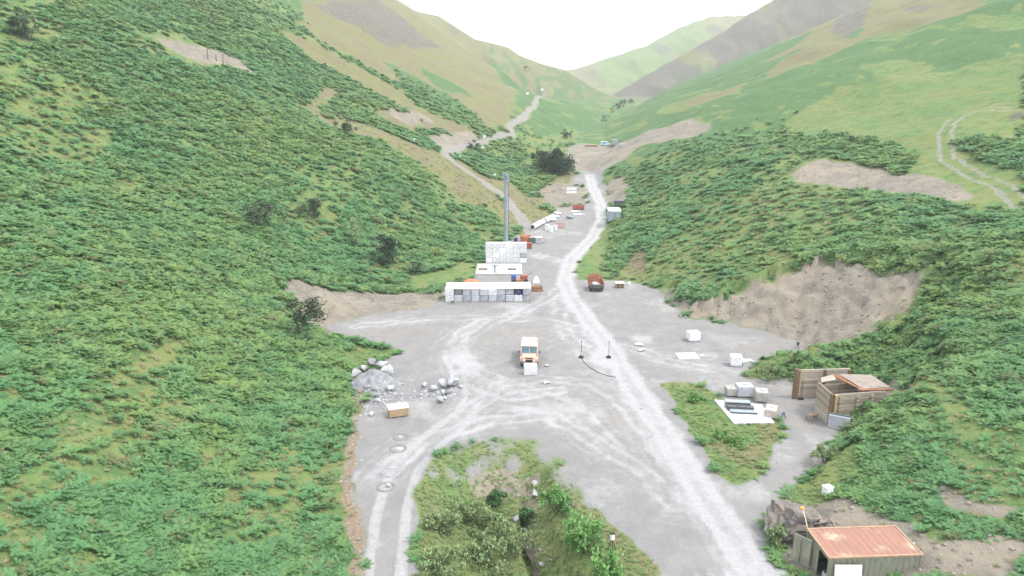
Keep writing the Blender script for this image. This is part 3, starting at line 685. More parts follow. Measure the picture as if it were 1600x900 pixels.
# ------------------------------------------------------------------ mast
p = at(791, 380); k = depth_of(p) / FPX; Hm = 112 * k
ms = thing('mast', 'tall grey steel mast with antenna head behind the white block wall', 'mast', p)
MB().box((0, 0, .2), (1.8, 1.8, .4), 0, .03).build('footing', CONC_A, ms)
nseg = 4
for i in range(nseg):
    z0 = .4 + (Hm * .84) * i / nseg; z1 = .4 + (Hm * .84) * (i + 1) / nseg; r0 = .52 - .035 * i
    MB().tube((0, 0, z0), (0, 0, z1 - .1), r0, r0 - .03, 10).tube((0, 0, z1 - .1), (0, 0, z1), r0 + .05, r0 + .05, 10).build('pole_section', STEEL, ms)
MB().box((.55, 0, Hm * .45), (.1, .12, Hm * .8)).build('cable_run', DSTEEL, ms)
hd = MB().tube((0, 0, Hm * .84), (0, 0, Hm * .985), .16, .12, 8).ring((0, 0, Hm * .86), .75, .06, 12, 5).ring((0, 0, Hm * .95), .75, .05, 12, 5).build('head_frame', STEEL, ms)
for i in range(6):
    a_ = i * 1.047; MB().box((.78 * math.cos(a_), .78 * math.sin(a_), Hm * .905), (.18, .3, Hm * .12), a_, .03).build('antenna', STEEL if i % 2 else CONC_A, ms)
for i in range(3):
    a_ = i * 2.09 + .4; MB().tube((.5 * math.cos(a_), .5 * math.sin(a_), Hm * .95), (.5 * math.cos(a_), .5 * math.sin(a_), Hm * 1.0), .05, .03, 5).build('whip', RUST, ms)
# ------------------------------------------------------------------ truck
def wheel(parent, x, y, r, wd):
    o = bpy.data.objects.new('wheel', None); link(o, parent); o.location = (x, y, r)
    MB().ring((0, 0, 0), r * .72, r * .28, 18, 8, 'x', wd / (r * .56)).build('tyre', BLACK, o, True)
    MB().tube((-wd * .3, 0, 0), (wd * .3, 0, 0), r * .5, r * .5, 14).tube((-wd * .42, 0, 0), (wd * .42, 0, 0), r * .16, r * .16, 8).build('rim', DSTEEL, o); return o
def panes(parent, name, corners, m, off):                  # a flat quad standing proud of a body
    c = [Vector(v) for v in corners]; n_ = (c[1] - c[0]).cross(c[2] - c[0]).normalized() * off
    return MB().add([v for v in c] + [v + n_ for v in c], [(0, 1, 2, 3), (7, 6, 5, 4), (0, 4, 5, 1), (1, 5, 6, 2), (2, 6, 7, 3), (3, 7, 4, 0)]).build(name, m, parent)
p = at(827, 579)
tk = thing('truck', 'faded orange lorry with blue-green windscreen parked facing the camera', 'truck', p, -.04)
tk.location.y += 1.1; tk.scale = (1.03,) * 3
MB().box((-.45, 2.6, .78), (.16, 6.0, .22)).box((.45, 2.6, .78), (.16, 6.0, .22)).build('chassis', DSTEEL, tk)
for x_ in (-1.02, 1.02):
    for y_ in (.75, 4.5): wheel(tk, x_, y_, .58, .38)
bn = MB().prism([(-.35, .75), (-.42, 1.25), (-.3, 1.62), (.8, 1.78), (.8, .75)], -.92, .92).build('bonnet', SAND, tk)
MB().box((0, -.43, 1.12), (.85, .06, .34), 0, .01).build('grille', BLACK, bn); MB().box((0, -.4, 1.5), (1.0, .05, .14), 0, .01).build('badge_vent', BLACK, bn)
for x_ in (-.68, .68):
    MB().tube((x_, -.40, 1.14), (x_, -.47, 1.14), .13, .12, 12).build('headlight', WHITE, tk)
    MB().prism([(-.25, .9), (-.2, 1.28), (.2, 1.42), (1.3, 1.42), (1.45, .9), (1.3, 1.22), (.15, 1.22)], x_ * 1.5 - .2, x_ * 1.5 + .2).build('mudguard', SAND, tk)
MB().box((0, -.55, .78), (2.3, .16, .28), 0, .02).build('bumper', DSTEEL, tk)
cb = MB().prism([(.72, .95), (.72, 1.72), (1.12, 2.62), (2.55, 2.66), (2.6, .95)], -1.15, 1.15).build('cab', SAND, tk)
for x0, x1 in ((-1.05, -.04), (.04, 1.05)):
    panes(tk, 'windscreen', [(x0, .755, 1.79), (x1, .755, 1.79), (x1 * .96, 1.075, 2.5), (x0 * .96, 1.075, 2.5)], GLASS, .02)
for sx in (-1, 1):
    panes(tk, 'side_window', [(sx * 1.152, 1.1, 1.8), (sx * 1.152, 1.35, 2.45), (sx * 1.152, 2.3, 2.45), (sx * 1.152, 2.3, 1.8)][::sx], GLASS, .015)
    d_ = MB().box((sx * 1.163, 1.75, 1.35), (.03, 1.2, .75), 0, .008).build('door', SAND, tk); MB().box((sx * 1.19, 2.2, 1.55), (.03, .16, .05)).build('handle', BLACK, d_)
    MB().tube((sx * 1.15, .85, 1.85), (sx * 1.42, .75, 1.95), .02, .02, 5).box((sx * 1.45, .74, 2.0), (.18, .06, .3), 0, .02).build('mirror', BLACK, tk)
MB().box((0, 1.8, 2.69), (2.24, 1.5, .07), 0, .02).build('roof_panel', CREAM, tk); MB().box((.3, 1.8, 2.76), (.7, .7, .08), 0, .03).build('roof_hatch', SAND, tk)
MB().box((0, 1.1, 2.63), (2.1, .12, .1)).build('visor', BLACK, tk)
bd = MB().box((0, 4.35, 1.12), (2.3, 3.2, .16), 0, .02).build('load_bed', DSTEEL, tk)
for sx in (-1, 1): MB().box((sx * 1.15, 4.35, 1.75), (.07, 3.2, 1.1), 0, .015).build('side_board', SAND, tk)
MB().box((0, 2.78, 1.85), (2.3, .07, 1.3), 0, .015).build('headboard', SAND, tk); MB().box((0, 5.95, 1.75), (2.3, .07, 1.1), 0, .015).build('tailboard', SAND, tk)
MB().box((0, 4.7, 1.95), (2.05, 1.9, .9), 0, .08).build('load', WHITE, tk)
o = thing('concrete_block', 'white concrete block standing right in front of the lorry', 'block', at(829, 587), .03); o.location.y += .6
MB().box((0, 0, .72), (1.8, 1.1, 1.42), 0, .05).build('block', CONC, o); MB().ring((0, 0, 1.44), .16, .03, 10, 5, 'x').build('lifting_eye', DSTEEL, o)
# ------------------------------------------------------------------ tipper trailer by the road
p = at(933, 457); tt = thing('tipper_trailer', 'rust red tipper trailer loaded with white rubble beside the chalk road', 'trailer', p, .02); tt.location.y += .4
MB().box((0, 1.6, .72), (1.2, 3.4, .2)).build('chassis', DSTEEL, tt)
for x_ in (-1.12, 1.12):
    for y_ in (.7, 2.6): wheel(tt, x_, y_, .45, .3)
MB().box((0, 0, 1.15), (2.7, .08, .62), 0, .02).build('tailgate', DSTEEL, tt)
for sx in (-1, 1): MB().box((sx * 1.33, 1.7, 1.3), (.08, 3.4, .9), 0, .02).build('side_board', RED, tt)
MB().box((0, 3.4, 1.75), (2.74, .1, 1.8), 0, .02).build('headboard', RUST, tt); MB().box((0, 1.7, .88), (2.6, 3.3, .1)).build('floor', RUST, tt)
hp = bpy.data.objects.new('rubble_load', rock_mesh(5, (2.4, 2.2, 1.1), 3, .3, 4)); link(hp, tt); hp.location = (0, 1.1, 1.25); hp.data.materials.append(STONE)
MB().box((0, -.06, .62), (2.4, .12, .22), 0, .02).build('bumper', BLACK, tt)
# ------------------------------------------------------------------ boxes and blocks on the yard
def simple(name, label, cat, p, parts, rz=0, group=None):
    o = thing(name, label, cat, p, rz, group)
    for nm, m_, fn in parts: fn(MB()).build(nm, m_, o)
    return o
def whitebox(p, label, d, rz):
    o = thing('white_box', label, 'box', p, rz)
    MB().box((0, 0, .09), (d[0] * .98, d[1] * .98, .14), 0, .01).build('pallet', CONC_A, o)
    MB().box((0, 0, .17 + d[2] / 2), d, 0, .06).build('box', WHITE, o); MB().box((0, 0, .2 + d[2]), (d[0] * 1.03, d[1] * 1.03, .08), 0, .02).build('lid', WHITE, o); return o
whitebox(at(1083, 532), 'white cubic box standing alone below the right quarry face', (1.75, 1.5, 1.2), .1)
whitebox(at(1149, 571), 'white box with a small blue canister beside it near the grass tongue', (1.5, 1.4, 1.25), -.15)
simple('canister', 'small blue canister against the foot of the white box', 'canister', at(1157, 572), [('body', BLUE, lambda m: m.box((0, 0, .22), (.55, .35, .42), .3, .04)), ('cap', BLACK, lambda m: m.tube((.12, 0, .43), (.12, 0, .52), .07, .07, 8))])
simple('plastic_sheet', 'crumpled white sheet lying behind the white box and canister', 'sheet', at(1165, 564), [('sheet', WHITE, lambda m: m.box((0, 0, .06), (1.9, .9, .1), .2, .03).box((-.4, .15, .16), (.7, .5, .12), .7, .04)), ('fold', WHITE, lambda m: m.box((.6, -.3, .14), (.8, .3, .1), -.3, .03))])
simple('concrete_slab', 'flat white slab lying on the gravel between the two white boxes', 'slab', at(1074, 557), [('slab', CONC, lambda m: m.box((0, 0, .06), (3.0, 2.4, .14), .05, .02)), ('chip', CONC, lambda m: m.box((2.2, .3, .04), (.6, .4, .1), .6, .02))])
p = at(622, 648); cr = thing('wooden_crate', 'pale wooden crate with a lid beside the rubble heap', 'crate', p, .32)
for k in range(3):
    for sy in (-1, 1): MB().box((0, sy * .8, .3 + .32 * k), (2.3, .05, .29), 0, .008).build('side_board', WOOD, cr)
    for sx in (-1, 1): MB().box((sx * 1.12, 0, .3 + .32 * k), (.05, 1.54, .29), 0, .008).build('end_board', WOOD, cr)
for sx in (-1, 1):
    for sy in (-1, 1): MB().box((sx * 1.0, sy * .85, .58), (.12, .05, 1.05)).build('batten', WOOD, cr)
for k in range(6): MB().box((0, -.72 + .288 * k, 1.13), (2.42, .275, .05), 0, .006).build('lid_board', CREAM, cr)
for sx in (-1, 0, 1): MB().box((sx * .95, 0, .06), (.14, 1.5, .12)).build('skid', WOOD, cr)
p = at(968, 449); pl = thing('pallet_stack', 'stack of pale timber pallets beside the tipper trailer', 'pallets', p, .05)
for k in range(3):
    q_ = bpy.data.objects.new('pallet', None); link(q_, pl); q_.location = (0, 0, .3 * k)
    for j in range(5): MB().box((0, -.5 + .25 * j, .22), (1.7, .2, .05)).build('board', WOOD, q_)
    for j in (-1, 0, 1): MB().box((j * .75, 0, .1), (.14, 1.15, .17)).build('bearer', WOOD, q_)
MB().box((0, 0, .96), (1.75, 1.25, .06), 0, .01).build('top_sheet', CREAM, pl)
simple('bucket', 'small white bucket by the foot of the bracken near the pallets', 'bucket', at(983, 446), [('pail', WHITE, lambda m: m.tube((0, 0, 0), (0, 0, .62), .26, .34, 12)), ('rim', WHITE, lambda m: m.ring((0, 0, .62), .34, .03, 12, 5))])
# posts on weighted feet
for px, py, h_, nm in ((908, 559, 2.5, 'left of two on weighted feet, trailing a cable'), (951, 559, 2.4, 'right of two on weighted feet, at the chalk road edge')):
    o = thing('pole', 'thin dark pole, ' + nm, 'pole', at(px, py), 0, 'poles on weighted feet')
    MB().ring((0, 0, .14), .26, .13, 14, 6).build('foot', BLACK, o, True); MB().tube((0, 0, .05), (0, 0, h_), .045, .03, 6).build('shaft', DSTEEL, o)
    MB().tube((0, 0, .55), (0, 0, .8), .12, .1, 8).build('weight', CONC_B, o); MB().box((0, 0, h_), (.12, .12, .2)).build('sensor', BLACK, o)
cp = [at(*q_) + Vector((0, 0, .05)) for q_ in ((909, 561), (914, 568), (922, 575), (934, 582), (948, 587), (962, 590))]
tag(MB().path(cp, .035).build('cable', BLACK), 'black cable trailing over the gravel from the left pole', 'cable')
# tripods
def tripod(p, label, h_, head):
    o = thing('tripod', label, 'tripod', p)
    for k in range(3):
        a_ = k * 2.094 + .5; MB().tube((.42 * math.cos(a_), .42 * math.sin(a_), 0), (.04 * math.cos(a_), .04 * math.sin(a_), h_ * .62), .03, .035, 6).build('leg', BLACK, o)
    MB().tube((0, 0, h_ * .5), (0, 0, h_ * .82), .035, .035, 6).build('column', BLACK, o)
    hd_ = MB().box((0, 0, h_ * .78), (.34, .3, h_ * .3), .3, .04).build('instrument', head, o); MB().box((0, .02, h_ * .97), (.4, .34, .1), .3, .03).build('cover', BLACK, hd_); return o
tripod(at(956, 861), 'black tripod with a white instrument on the grass above the stream', 1.75, WHITE)
tripod(at(1246, 546), 'small dark tripod at the foot of the right quarry face', 1.1, DSTEEL)
simple('stool', 'small black stool at the left end of the block shelter', 'stool', at(707, 475), [('seat', BLACK, lambda m: m.box((0, 0, .5), (.5, .4, .08), 0, .02)), ('leg', BLACK, lambda m: m.tube((-.2, 0, 0), (-.15, 0, .48), .04)), ('leg', BLACK, lambda m: m.tube((.2, 0, 0), (.15, 0, .48), .04))])
# ------------------------------------------------------------------ rubble heap and boulders
p = at(592, 606); V = [(0, 0, 2.0)]; F = []; NH = 40
for i in range(1, 13):
    for j in range(NH):
        a_ = 6.28318 * j / NH; f_ = i / 12; n_ = float(fbm(np.array([math.cos(a_) * f_ * 4 + 3.]), np.array([math.sin(a_) * f_ * 4 + 7.]), 4, 91)[0]) - .5
        V.append((math.cos(a_) * f_ * 3.0 * (1 + .3 * math.sin(a_ * 2 + 1)), math.sin(a_) * f_ * 2.5, 2.0 * (1 - f_ ** 1.25) + n_ * 1.1 * (1 - f_ * .6) - .25 * f_))
F += [(0, 1 + j, 1 + (j + 1) % NH) for j in range(NH)] + [(1 + i * NH + j, 1 + (i + 1) * NH + j, 1 + (i + 1) * NH + (j + 1) % NH, 1 + i * NH + (j + 1) % NH) for i in range(11) for j in range(NH)]
hm_ = mesh_obj('gravel_heap', V, F, None); hm_.location = p + Vector((-.9, 1.0, .15)); hm_.data.materials.append(STONED)
tag(hm_, 'heap of dark grey crushed stone at the bracken edge by the crate', 'stone heap')
BO = [(556, 594, 1.6, 1.2, 'pale greenish boulder at the left end of the rubble heap'), (568, 583, 1.2, .9, 'small pale boulder at the top left of the rubble heap'), (579, 574, 1.5, 1.0, 'grey boulder on top of the rubble heap'),
      (597, 578, 1.5, 1.0, 'white boulder along the top of the rubble heap'), (606, 588, 2.2, 1.2, 'largest white slab of rock on the right shoulder of the rubble heap'), (575, 610, 1.2, .6, 'flat pale stone at the foot of the dark heap'),
      (586, 614, .9, .5, 'pale stone below the dark heap, left of the black gap'), (600, 606, 1.1, .6, 'broken white stone at the middle of the rubble heap'), (610, 612, 1.0, .6, 'pale stone at the right foot of the rubble heap'),
      (590, 630, .9, .7, 'round white stone just above the wooden crate'), (617, 621, .8, .5, 'small white stone right above the crate corner'), (580, 650, .8, .5, 'white stone left of the wooden crate'),
      (586, 622, 1.3, .4, 'dark flat slab in the rubble heap'), (663, 607, .9, .8, 'leftmost pointed white stone of the boulder arc'), (677, 612, 1.5, .8, 'low white boulder second in the boulder arc'),
      (692, 608, 1.3, 1.6, 'tall pale boulder in the middle of the boulder arc'), (703, 606, 1.4, 1.7, 'tallest white boulder of the boulder arc'), (712, 603, 1.5, 1.2, 'white boulder at the right end of the boulder arc'),
      (691, 618, .9, .7, 'pale stone in front of the tall boulders'), (688, 631, 1.1, 1.0, 'round white boulder lowest in the boulder arc'), (701, 618, 1.0, .6, 'grey stone at the foot of the tallest boulder'), (720, 607, .6, .4, 'small stone beyond the right end of the boulder arc'),
      (694, 625, .7, .5, 'small white stone beside the lowest boulder'), (606, 763, .6, .4, 'white stone on the farm track by the sunken tyre'), (502 + 500, 640, .5, .25, 'white chip of stone by the road edge below the poles'),
      (855, 573, .9, .3, 'flat white stone right of the lorry bumper'), (853, 600, 1.3, .3, 'flat white stone lying below the lorry'), (1064, 496, .7, .6, 'dark stone at the left end of the quarry face foot'), (1071, 498, .5, .4, 'smaller dark stone at the quarry face foot'),
      (1003, 549, 1.2, .3, 'white stone flake right of the right pole'), (1000, 540, 1.6, .3, 'streak of white rubble right of the poles')]
for k, (px, py, s_, h_, lb) in enumerate(BO):
    o = bpy.data.objects.new('boulder', rock_mesh(200 + k, (s_ * 1.25, s_ * 1.05, h_ * 1.35), 2, .5, 9)); link(o); q_ = at(px, py); o.location = q_ + Vector((0, .3, h_ * .42)); o.rotation_euler.z = k * 1.3
    o.data.materials.append(STONED if ('dark' in lb or 'grey' in lb) else STONE); tag(o, lb, 'boulder', 'loose boulders on the quarry floor')
    if px < 612 and 570 < py < 625: o.location.z += .25
# half-sunken tyres
for px, py, lb in ((627, 683, 'half-sunken tyre filled with white stone, farthest along the farm track'), (622, 701, 'half-sunken tyre with white stone just below the farthest one'), (610, 739, 'faint earth-filled sunken tyre, third along the farm track'), (603, 761, 'sunken tyre with a bright white stone, nearest the bank of red soil')):
    o = thing('sunken_tyre', lb, 'tyre', at(px, py) - Vector((0, 0, .07)), 0, 'tyres sunk in the ground')
    MB().ring((0, 0, .0), .82, .24, 22, 8, 'z', .45).build('tyre', STONED if 'faint' in lb else mat('muddy_rubber', (.12, .118, .113), (.16, .157, .15), 3, .9, 0, .2), o, True)
    f_ = bpy.data.objects.new('stone_fill', rock_mesh(px, (1.0, .8, .22), 2, .25)); link(f_, o); f_.location.z = .02; f_.data.materials.append(mat('brown_fill', (.2, .19, .17), (.25, .235, .21)) if 'faint' in lb else STONE)

# ------------------------------------------------------------------ timber blast bay
def on0(px, py, z=0):
    a_, b_, c_ = ray(px, py); t_ = (CAM_H - z) / -c_; return Vector((a_ * t_, b_ * t_, z))
tb = thing('timber_bay', 'timber plank retaining bay with posts and rusty roof set into the right bank', 'bunker', (0, 0, 0))
A = on0(1241, 622); C = on0(1295, 664); D = on0(1273, 642)
HT = 3.85
def plank_wall(p0, p1, h_, n, thick, nm='plank', base=0.0, taper=None):
    d_ = Vector(p1) - Vector(p0); L = math.hypot(d_.x, d_.y); rz_ = math.atan2(d_.y, d_.x); ph = h_ / n
    for i in range(n):
        z_ = base + ph * (i + .5); L_ = L; off = 0
        if taper: f_ = (z_ - base) / h_; off = taper * (1 - f_) * 0; L_ = L * (1 - taper * (1 - f_))
        o = MB().box((0, 0, 0), (L_, thick * rr.uniform(.8, 1.15), ph - .06), 0, .012).build(nm, rr.choice((WOODP, WOODP, WOODQ, WOODR)), tb)
        o.location = Vector(p0) + d_.normalized() * (L_ / 2) + Vector((0, 0, z_)); o.rotation_euler = (rr.uniform(-.012, .012), 0, rz_ + rr.uniform(-.006, .006))
def post(p, h_, w=.32, m_=None, nm='post', z=0): MB().box((p[0], p[1], z + h_ / 2), (w, w, h_), 0, .02).build(nm, m_ or WOODD, tb)
B = A + Vector((6.8, .5, 0)); plank_wall(A, B, HT, 10, .14)
post(A + Vector((-.12, -.12, 0)), HT + .15, .42); post(A + Vector((.42, -.2, 0)), HT + .05, .2, WOOD)
post(A + Vector((3.4, -.25, 0)), HT + .1); post(A + Vector((6.4, -.3, 0)), HT + .1)
plank_wall(C, D, HT, 9, .16); post(C + Vector((-.08, -.14, 0)), HT + .1, .34); post(C + Vector((.35, -.2, 0)), HT, .3, WOOD)
E = C + Vector((6.6, 1.1, 0)); plank_wall(C + Vector((.3, 0, 0)), E, HT, 9, .16)
for k in (1.0, 3.2, 5.0):
    pp = C + (E - C) * (k / 6.7) + Vector((0, -.2, 0))
    for j in range(7): MB().box((pp.x, pp.y, .35 + .5 * j), (.3, .16, .3), .1, .02).build('tie_block', WOOD if j % 2 else WOODP, tb)
plank_wall(D + Vector((0, .05, 0)), D + Vector((6.6, 1.0, 0)), HT - .5, 8, .14)
plank_wall(D + Vector((6.6, 1.0, 0)), E, HT - .4, 8, .14)
# roof: a sagging steel plate on two rusty beams, an open hatch at its left
r0 = D + Vector((2.5, .2, HT)); 
for p0_, p1_ in (((r0.x - .2, r0.y + .8, HT + .35), (C.x + 3.9, C.y + .75, HT + .12)), ((r0.x + .2, r0.y + 1.1, HT + .3), (C.x + 4.5, C.y + 1.0, HT + .12)), ((C.x + 3.4, C.y + .95, HT + .14), (E.x + .8, E.y + .1, HT + .1))):
    MB().tube(p0_, p1_, .14, .14, 6).build('roof_beam', RUST, tb)
panes(tb, 'roof_plate', [(C.x + 3.9, C.y + 1.0, HT + .22), (E.x + .7, E.y + .35, HT + .22), (E.x + .1, D.y + 1.1, HT + .34), (r0.x + .4, D.y + 1.2, HT + .42)], mat('earthy_plate', (.19, .165, .145), (.24, .205, .175), 1.5, .9, 0, .4, None, .35, .65, (.17, .115, .085), .8), .06)
panes(tb, 'hatch', [(D.x + .5, D.y + .3, HT - .3), (D.x + 2.2, D.y + .2, HT + .1), (D.x + 2.4, D.y + 1.2, HT + .38), (D.x + .9, D.y + 1.3, HT - .1)], WOODP, .06)
MB().box((D.x + 1.9, D.y - 1.4, .3), (2.6, 2.0, .5)).build('earth_floor', CONC_D, tb)
sl_ = MB().box((A.x + 4.9, A.y - .9, HT - .9), (2.6, .14, .22), 0, .02, 0, .45).build('brace', WOODP, tb)
o = thing('retaining_block', 'grey concrete wing block below the right end of the timber bay', 'block', on0(1311, 672) + Vector((.15, .5, 0)), -.5)
MB().box((0, 0, .75), (2.3, .7, 1.7), 0, .04).build('block', CONC_B, o); MB().box((0, 0, 1.68), (2.4, .34, .16), 0, .04).build('coping_rail', GREENP, o)
o = thing('shovel', 'long-handled black shovel leaning on the left timber wall', 'shovel', on0(1252, 625), 0)
MB().tube((0, .1, .3), (.25, .72, 2.7), .045, .035, 6).build('handle', DSTEEL, o); MB().box((-.02, .05, .18), (.62, .25, .34), 0, .03, .3).build('blade', BLACK, o)
o = thing('trestle', 'small brown wooden trestle table in front of the timber bay', 'table', on0(1268, 656), .35)
MB().box((0, 0, .72), (1.3, .7, .09), 0, .02).build('top', mat('brown_board', (.17, .11, .085), (.22, .15, .11)), o)
for sx in (-1, 1):
    for sy in (-1, 1): MB().tube((sx * .62, sy * .36, 0), (sx * .48, sy * .24, .7), .06, .06, 6).build('leg', MATS['brown_board'], o)
    MB().box((sx * .55, 0, .35), (.06, .6, .07)).build('stretcher', MATS['brown_board'], o)
# concrete pad with steel steps on the grass
P0, P1, P2, P3 = on0(1116, 626), on0(1147, 663), on0(1210, 662), on0(1190, 634)
o = tag(MB().add([v + Vector((0, 0, z_)) for z_ in (-.1, .16) for v in (P0, P1, P2, P3)], [(0, 1, 2, 3), (4, 7, 6, 5), (0, 4, 5, 1), (1, 5, 6, 2), (2, 6, 7, 3), (3, 7, 4, 0)]).build('concrete_pad', CONC), 'white concrete pad on the green island holding grey steel steps', 'pad')
def cblock(px, py, d, label, m_, rz_=0.1):
    q_ = thing('concrete_block', label, 'block', on0(px, py) + Vector((0, d[1] / 2, .16)), rz_)
    MB().box((0, 0, d[2] / 2), d, 0, .05).build('block', m_, q_); MB().box((0, 0, d[2] + .03), (d[0] * .3, .1, .06), 0, .01).build('lifting_slot', CONC_A, q_); return q_
cblock(1144, 621, (1.35, 1.3, 1.0), 'weathered pale block at the far left of the concrete pad', mat('mossy_concrete', (.33, .32, .30), (.25, .245, .22), 2, .9, 0, .3), .05)
cblock(1165, 622, (2.0, 1.5, 1.35), 'largest pale block at the back of the concrete pad', CONC_B, .0)
cblock(1192, 630, (1.5, 1.6, 1.25), 'brownish grey block at the back right of the concrete pad', MATS['mossy_concrete'], -.25)
q_ = cblock(1208, 655, (1.3, 1.8, .95), 'pinkish block with a red end at the right edge of the concrete pad', mat('pinkish_concrete', (.40, .34, .31), (.33, .29, .265), 2, .9, 0, .3), -.45)
MB().box((-.68, .2, .5), (.06, 1.0, .7), 0, .01).build('red_end', RED, q_)
ss = thing('steel_steps', 'grey steel stepped plates in the middle of the concrete pad', 'steps', on0(1163, 648, .16), -.12)
for k in range(3):
    s_ = MB().box((-.25 * k, .55 + .75 * k, .14 + .14 * k), (3.2 - .1 * k, .75, .28 + .28 * k), 0, .02).build('step', DSTEEL if k == 1 else STEEL, ss); MB().box((-.25 * k, .165 + .75 * k, .1 + .28 * k), (3.0, .04, .18)).build('riser', DSTEEL, s_)
simple('folding_frame', 'small blue and black folding frame right of the pinkish block', 'frame', on0(1224, 653), [('frame', NAVY, lambda m: m.tube((-.3, 0, 0), (.1, 0, .75), .05).tube((.3, 0, 0), (-.1, 0, .75), .05)), ('seat', BLUE, lambda m: m.box((0, .15, .5), (.5, .4, .08), .2, .02))])
# ------------------------------------------------------------------ container with rusted roof (bottom right)
Q = [on0(1297, 870, 2.9), on0(1440, 865, 2.9), on0(1399, 821, 2.9), on0(1267, 825, 2.9)]
ctr = thing('container', 'olive green metal container with rusty roof and open left end', 'container', (Q[0].x, Q[0].y, .02), math.atan2(Q[1].y - Q[0].y, Q[1].x - Q[0].x))
CL = (Q[1] - Q[0]).length; CD = 3.7; CHT = 2.88
def corrugated(n, L, h_, amp, axis):
    V = []; F = []; step = L / (n * 4)
    for i in range(n * 4 + 1):
        u = i * step; o_ = amp if (i % 4) in (1, 2) else 0
        for z_ in (0, h_): V.append((u, o_, z_) if axis == 'x' else (o_, u, z_))
    for i in range(n * 4): F.append((2 * i, 2 * i + 2, 2 * i + 3, 2 * i + 1))
    return V, F
for nm, off, ax, L_, n_ in (('side_wall', (0, 0, 0), 'x', CL, 16), ('side_wall', (0, CD, 0), 'x', CL, 16), ('end_wall', (CL, 0, 0), 'y', CD, 8), ('end_wall', (0, 1.7, 0), 'y', CD - 1.7, 5)):
    V, F = corrugated(n_, L_, CHT - .12, -.06 if nm == 'side_wall' and off[1] == 0 else .06, ax); o = MB().add(V, F).build(nm, OLIVE, ctr); o.location = off
    md = o.modifiers.new('thick', 'SOLIDIFY'); md.thickness = .02
for x_ in (0, CL):
    for y_ in (0, CD): MB().box((x_, y_, (CHT - .12) / 2), (.16, .16, CHT - .12), 0, .01).build('corner_post', OLIVE, ctr)
MB().box((0, .85, CHT - .25), (.1, 1.6, .25)).build('door_header', OLIVE, ctr)
V, F = corrugated(14, CL + .16, CD + .16, .035, 'x'); V = [(v[0] - .08, v[2] - .08, CHT - .06 + v[1]) for v in V]
rf = MB().add(V, F).build('roof', ROOFR, ctr); md = rf.modifiers.new('thick', 'SOLIDIFY'); md.thickness = .03
for y_ in (-.06, CD + .06): MB().box((CL / 2, y_, CHT - .06), (CL + .24, .12, .16), 0, .015).build('roof_rail', MATS.get('pale_rust') or mat('pale_rust', (.36, .25, .17), (.30, .19, .12)), ctr)
for x_ in (-.06, CL + .06): MB().box((x_, CD / 2, CHT - .06), (.12, CD - .02, .16), 0, .015).build('roof_rail', MATS['pale_rust'], ctr)
MB().box((CL / 2, CD / 2, .06), (CL - .1, CD - .1, .1)).build('floor', DSTEEL, ctr)
dr = MB().box((-.75, 3.0, 1.35), (1.5, .08, 2.6), -.9, .01).build('door', OLIVE, ctr); MB().tube((-.9, 2.9, .3), (-.9, 2.9, 2.4), .03, .03, 6).build('lock_bar', DSTEEL, dr)
sh = thing('white_sheet', 'white panel with a dark edge leaning on the front of the container', 'panel', Q[0] + Vector((1.3, -.75, -2.9)), 0)
MB().box((0, .12, 1.25), (2.1, .06, 2.5), 0, .01, -.16).build('panel', WHITE, sh); MB().box((1.1, .12, 1.25), (.1, .09, 2.5), 0, .01, -.16).build('edge_strip', DSTEEL, sh)
simple('storage_box', 'pale box with dark clutter in the open doorway of the container', 'box', Q[0] + Vector((.5, .9, -2.78)), [('box', CONC_B, lambda m: m.box((0, 0, .35), (.7, .6, .7), .2, .02)), ('clutter', BLACK, lambda m: m.box((-.1, 0, .8), (.5, .4, .2), .5, .03))])
# rock outcrop, buoy on a rope, white box on the bank
def outcrop(p, d, seed):
    bm = bmesh.new(); bmesh.ops.create_icosphere(bm, subdivisions=4, radius=1)
    for v in bm.verts:
        u = np.array([v.co.x * 2.2 + seed]); w = np.array([v.co.z * 3.4 + v.co.y * 1.3])
        n_ = float(fbm(u, w, 4, seed)[0]); led = math.floor(v.co.z * 3.5) / 3.5
        v.co = Vector((v.co.x * d[0] / 2 * (.72 + .55 * n_), v.co.y * d[1] / 2 * (.72 + .55 * n_), (v.co.z * .6 + led * .4) * d[2] * (.9 + .2 * n_)))
    me = bpy.data.meshes.new('rock_outcrop'); bm.to_mesh(me); bm.free(); me.materials.append(CLIFF); o_ = link(bpy.data.objects.new('rock_outcrop', me)); o_.location = p; return o_
oc = link(bpy.data.objects.new('rock_outcrop', rock_mesh(31, (6.0, 5.0, 7.5), 4, .6, 8))); oc.location = on0(1262, 862) + Vector((.1, 2.2, .55)); oc.data.materials.append(CLIFF)
tag(oc, 'brown layered rock outcrop left of the rusty-roofed container', 'rock')
tp = oc.location + Vector((-.1, -.2, max(v.co.z for v in oc.data.vertices) - .1)); bu = thing('buoy', 'small orange float on top of the rock outcrop with rope hanging down', 'float', tp)
MB().tube((0, 0, 0), (0, 0, .22), .1, .19, 10).tube((0, 0, .22), (0, 0, .32), .19, .08, 10).build('float', mat('orange_float', (.7, .28, .05), (.62, .3, .08)), bu)
MB().path([(0, -.05, .1), (-.1, -1.0, -.1), (-.16, -1.75, -.6), (-.2, -2.0, -1.6), (-.22, -2.1, -2.6), (0, -2.3, -3.2), (.4, -2.35, -3.3)], .045).build('rope', mat('pale_rope', (.5, .42, .3), (.44, .36, .26)), bu)
simple('white_box', 'small white cube sitting in the bracken above the rock outcrop', 'box', at(1295, 777), [('box', WHITE, lambda m: m.box((0, .4, .45), (.8, .7, .85), .3, .04)), ('lid', WHITE, lambda m: m.box((0, .4, .9), (.86, .76, .08), .3, .02))])
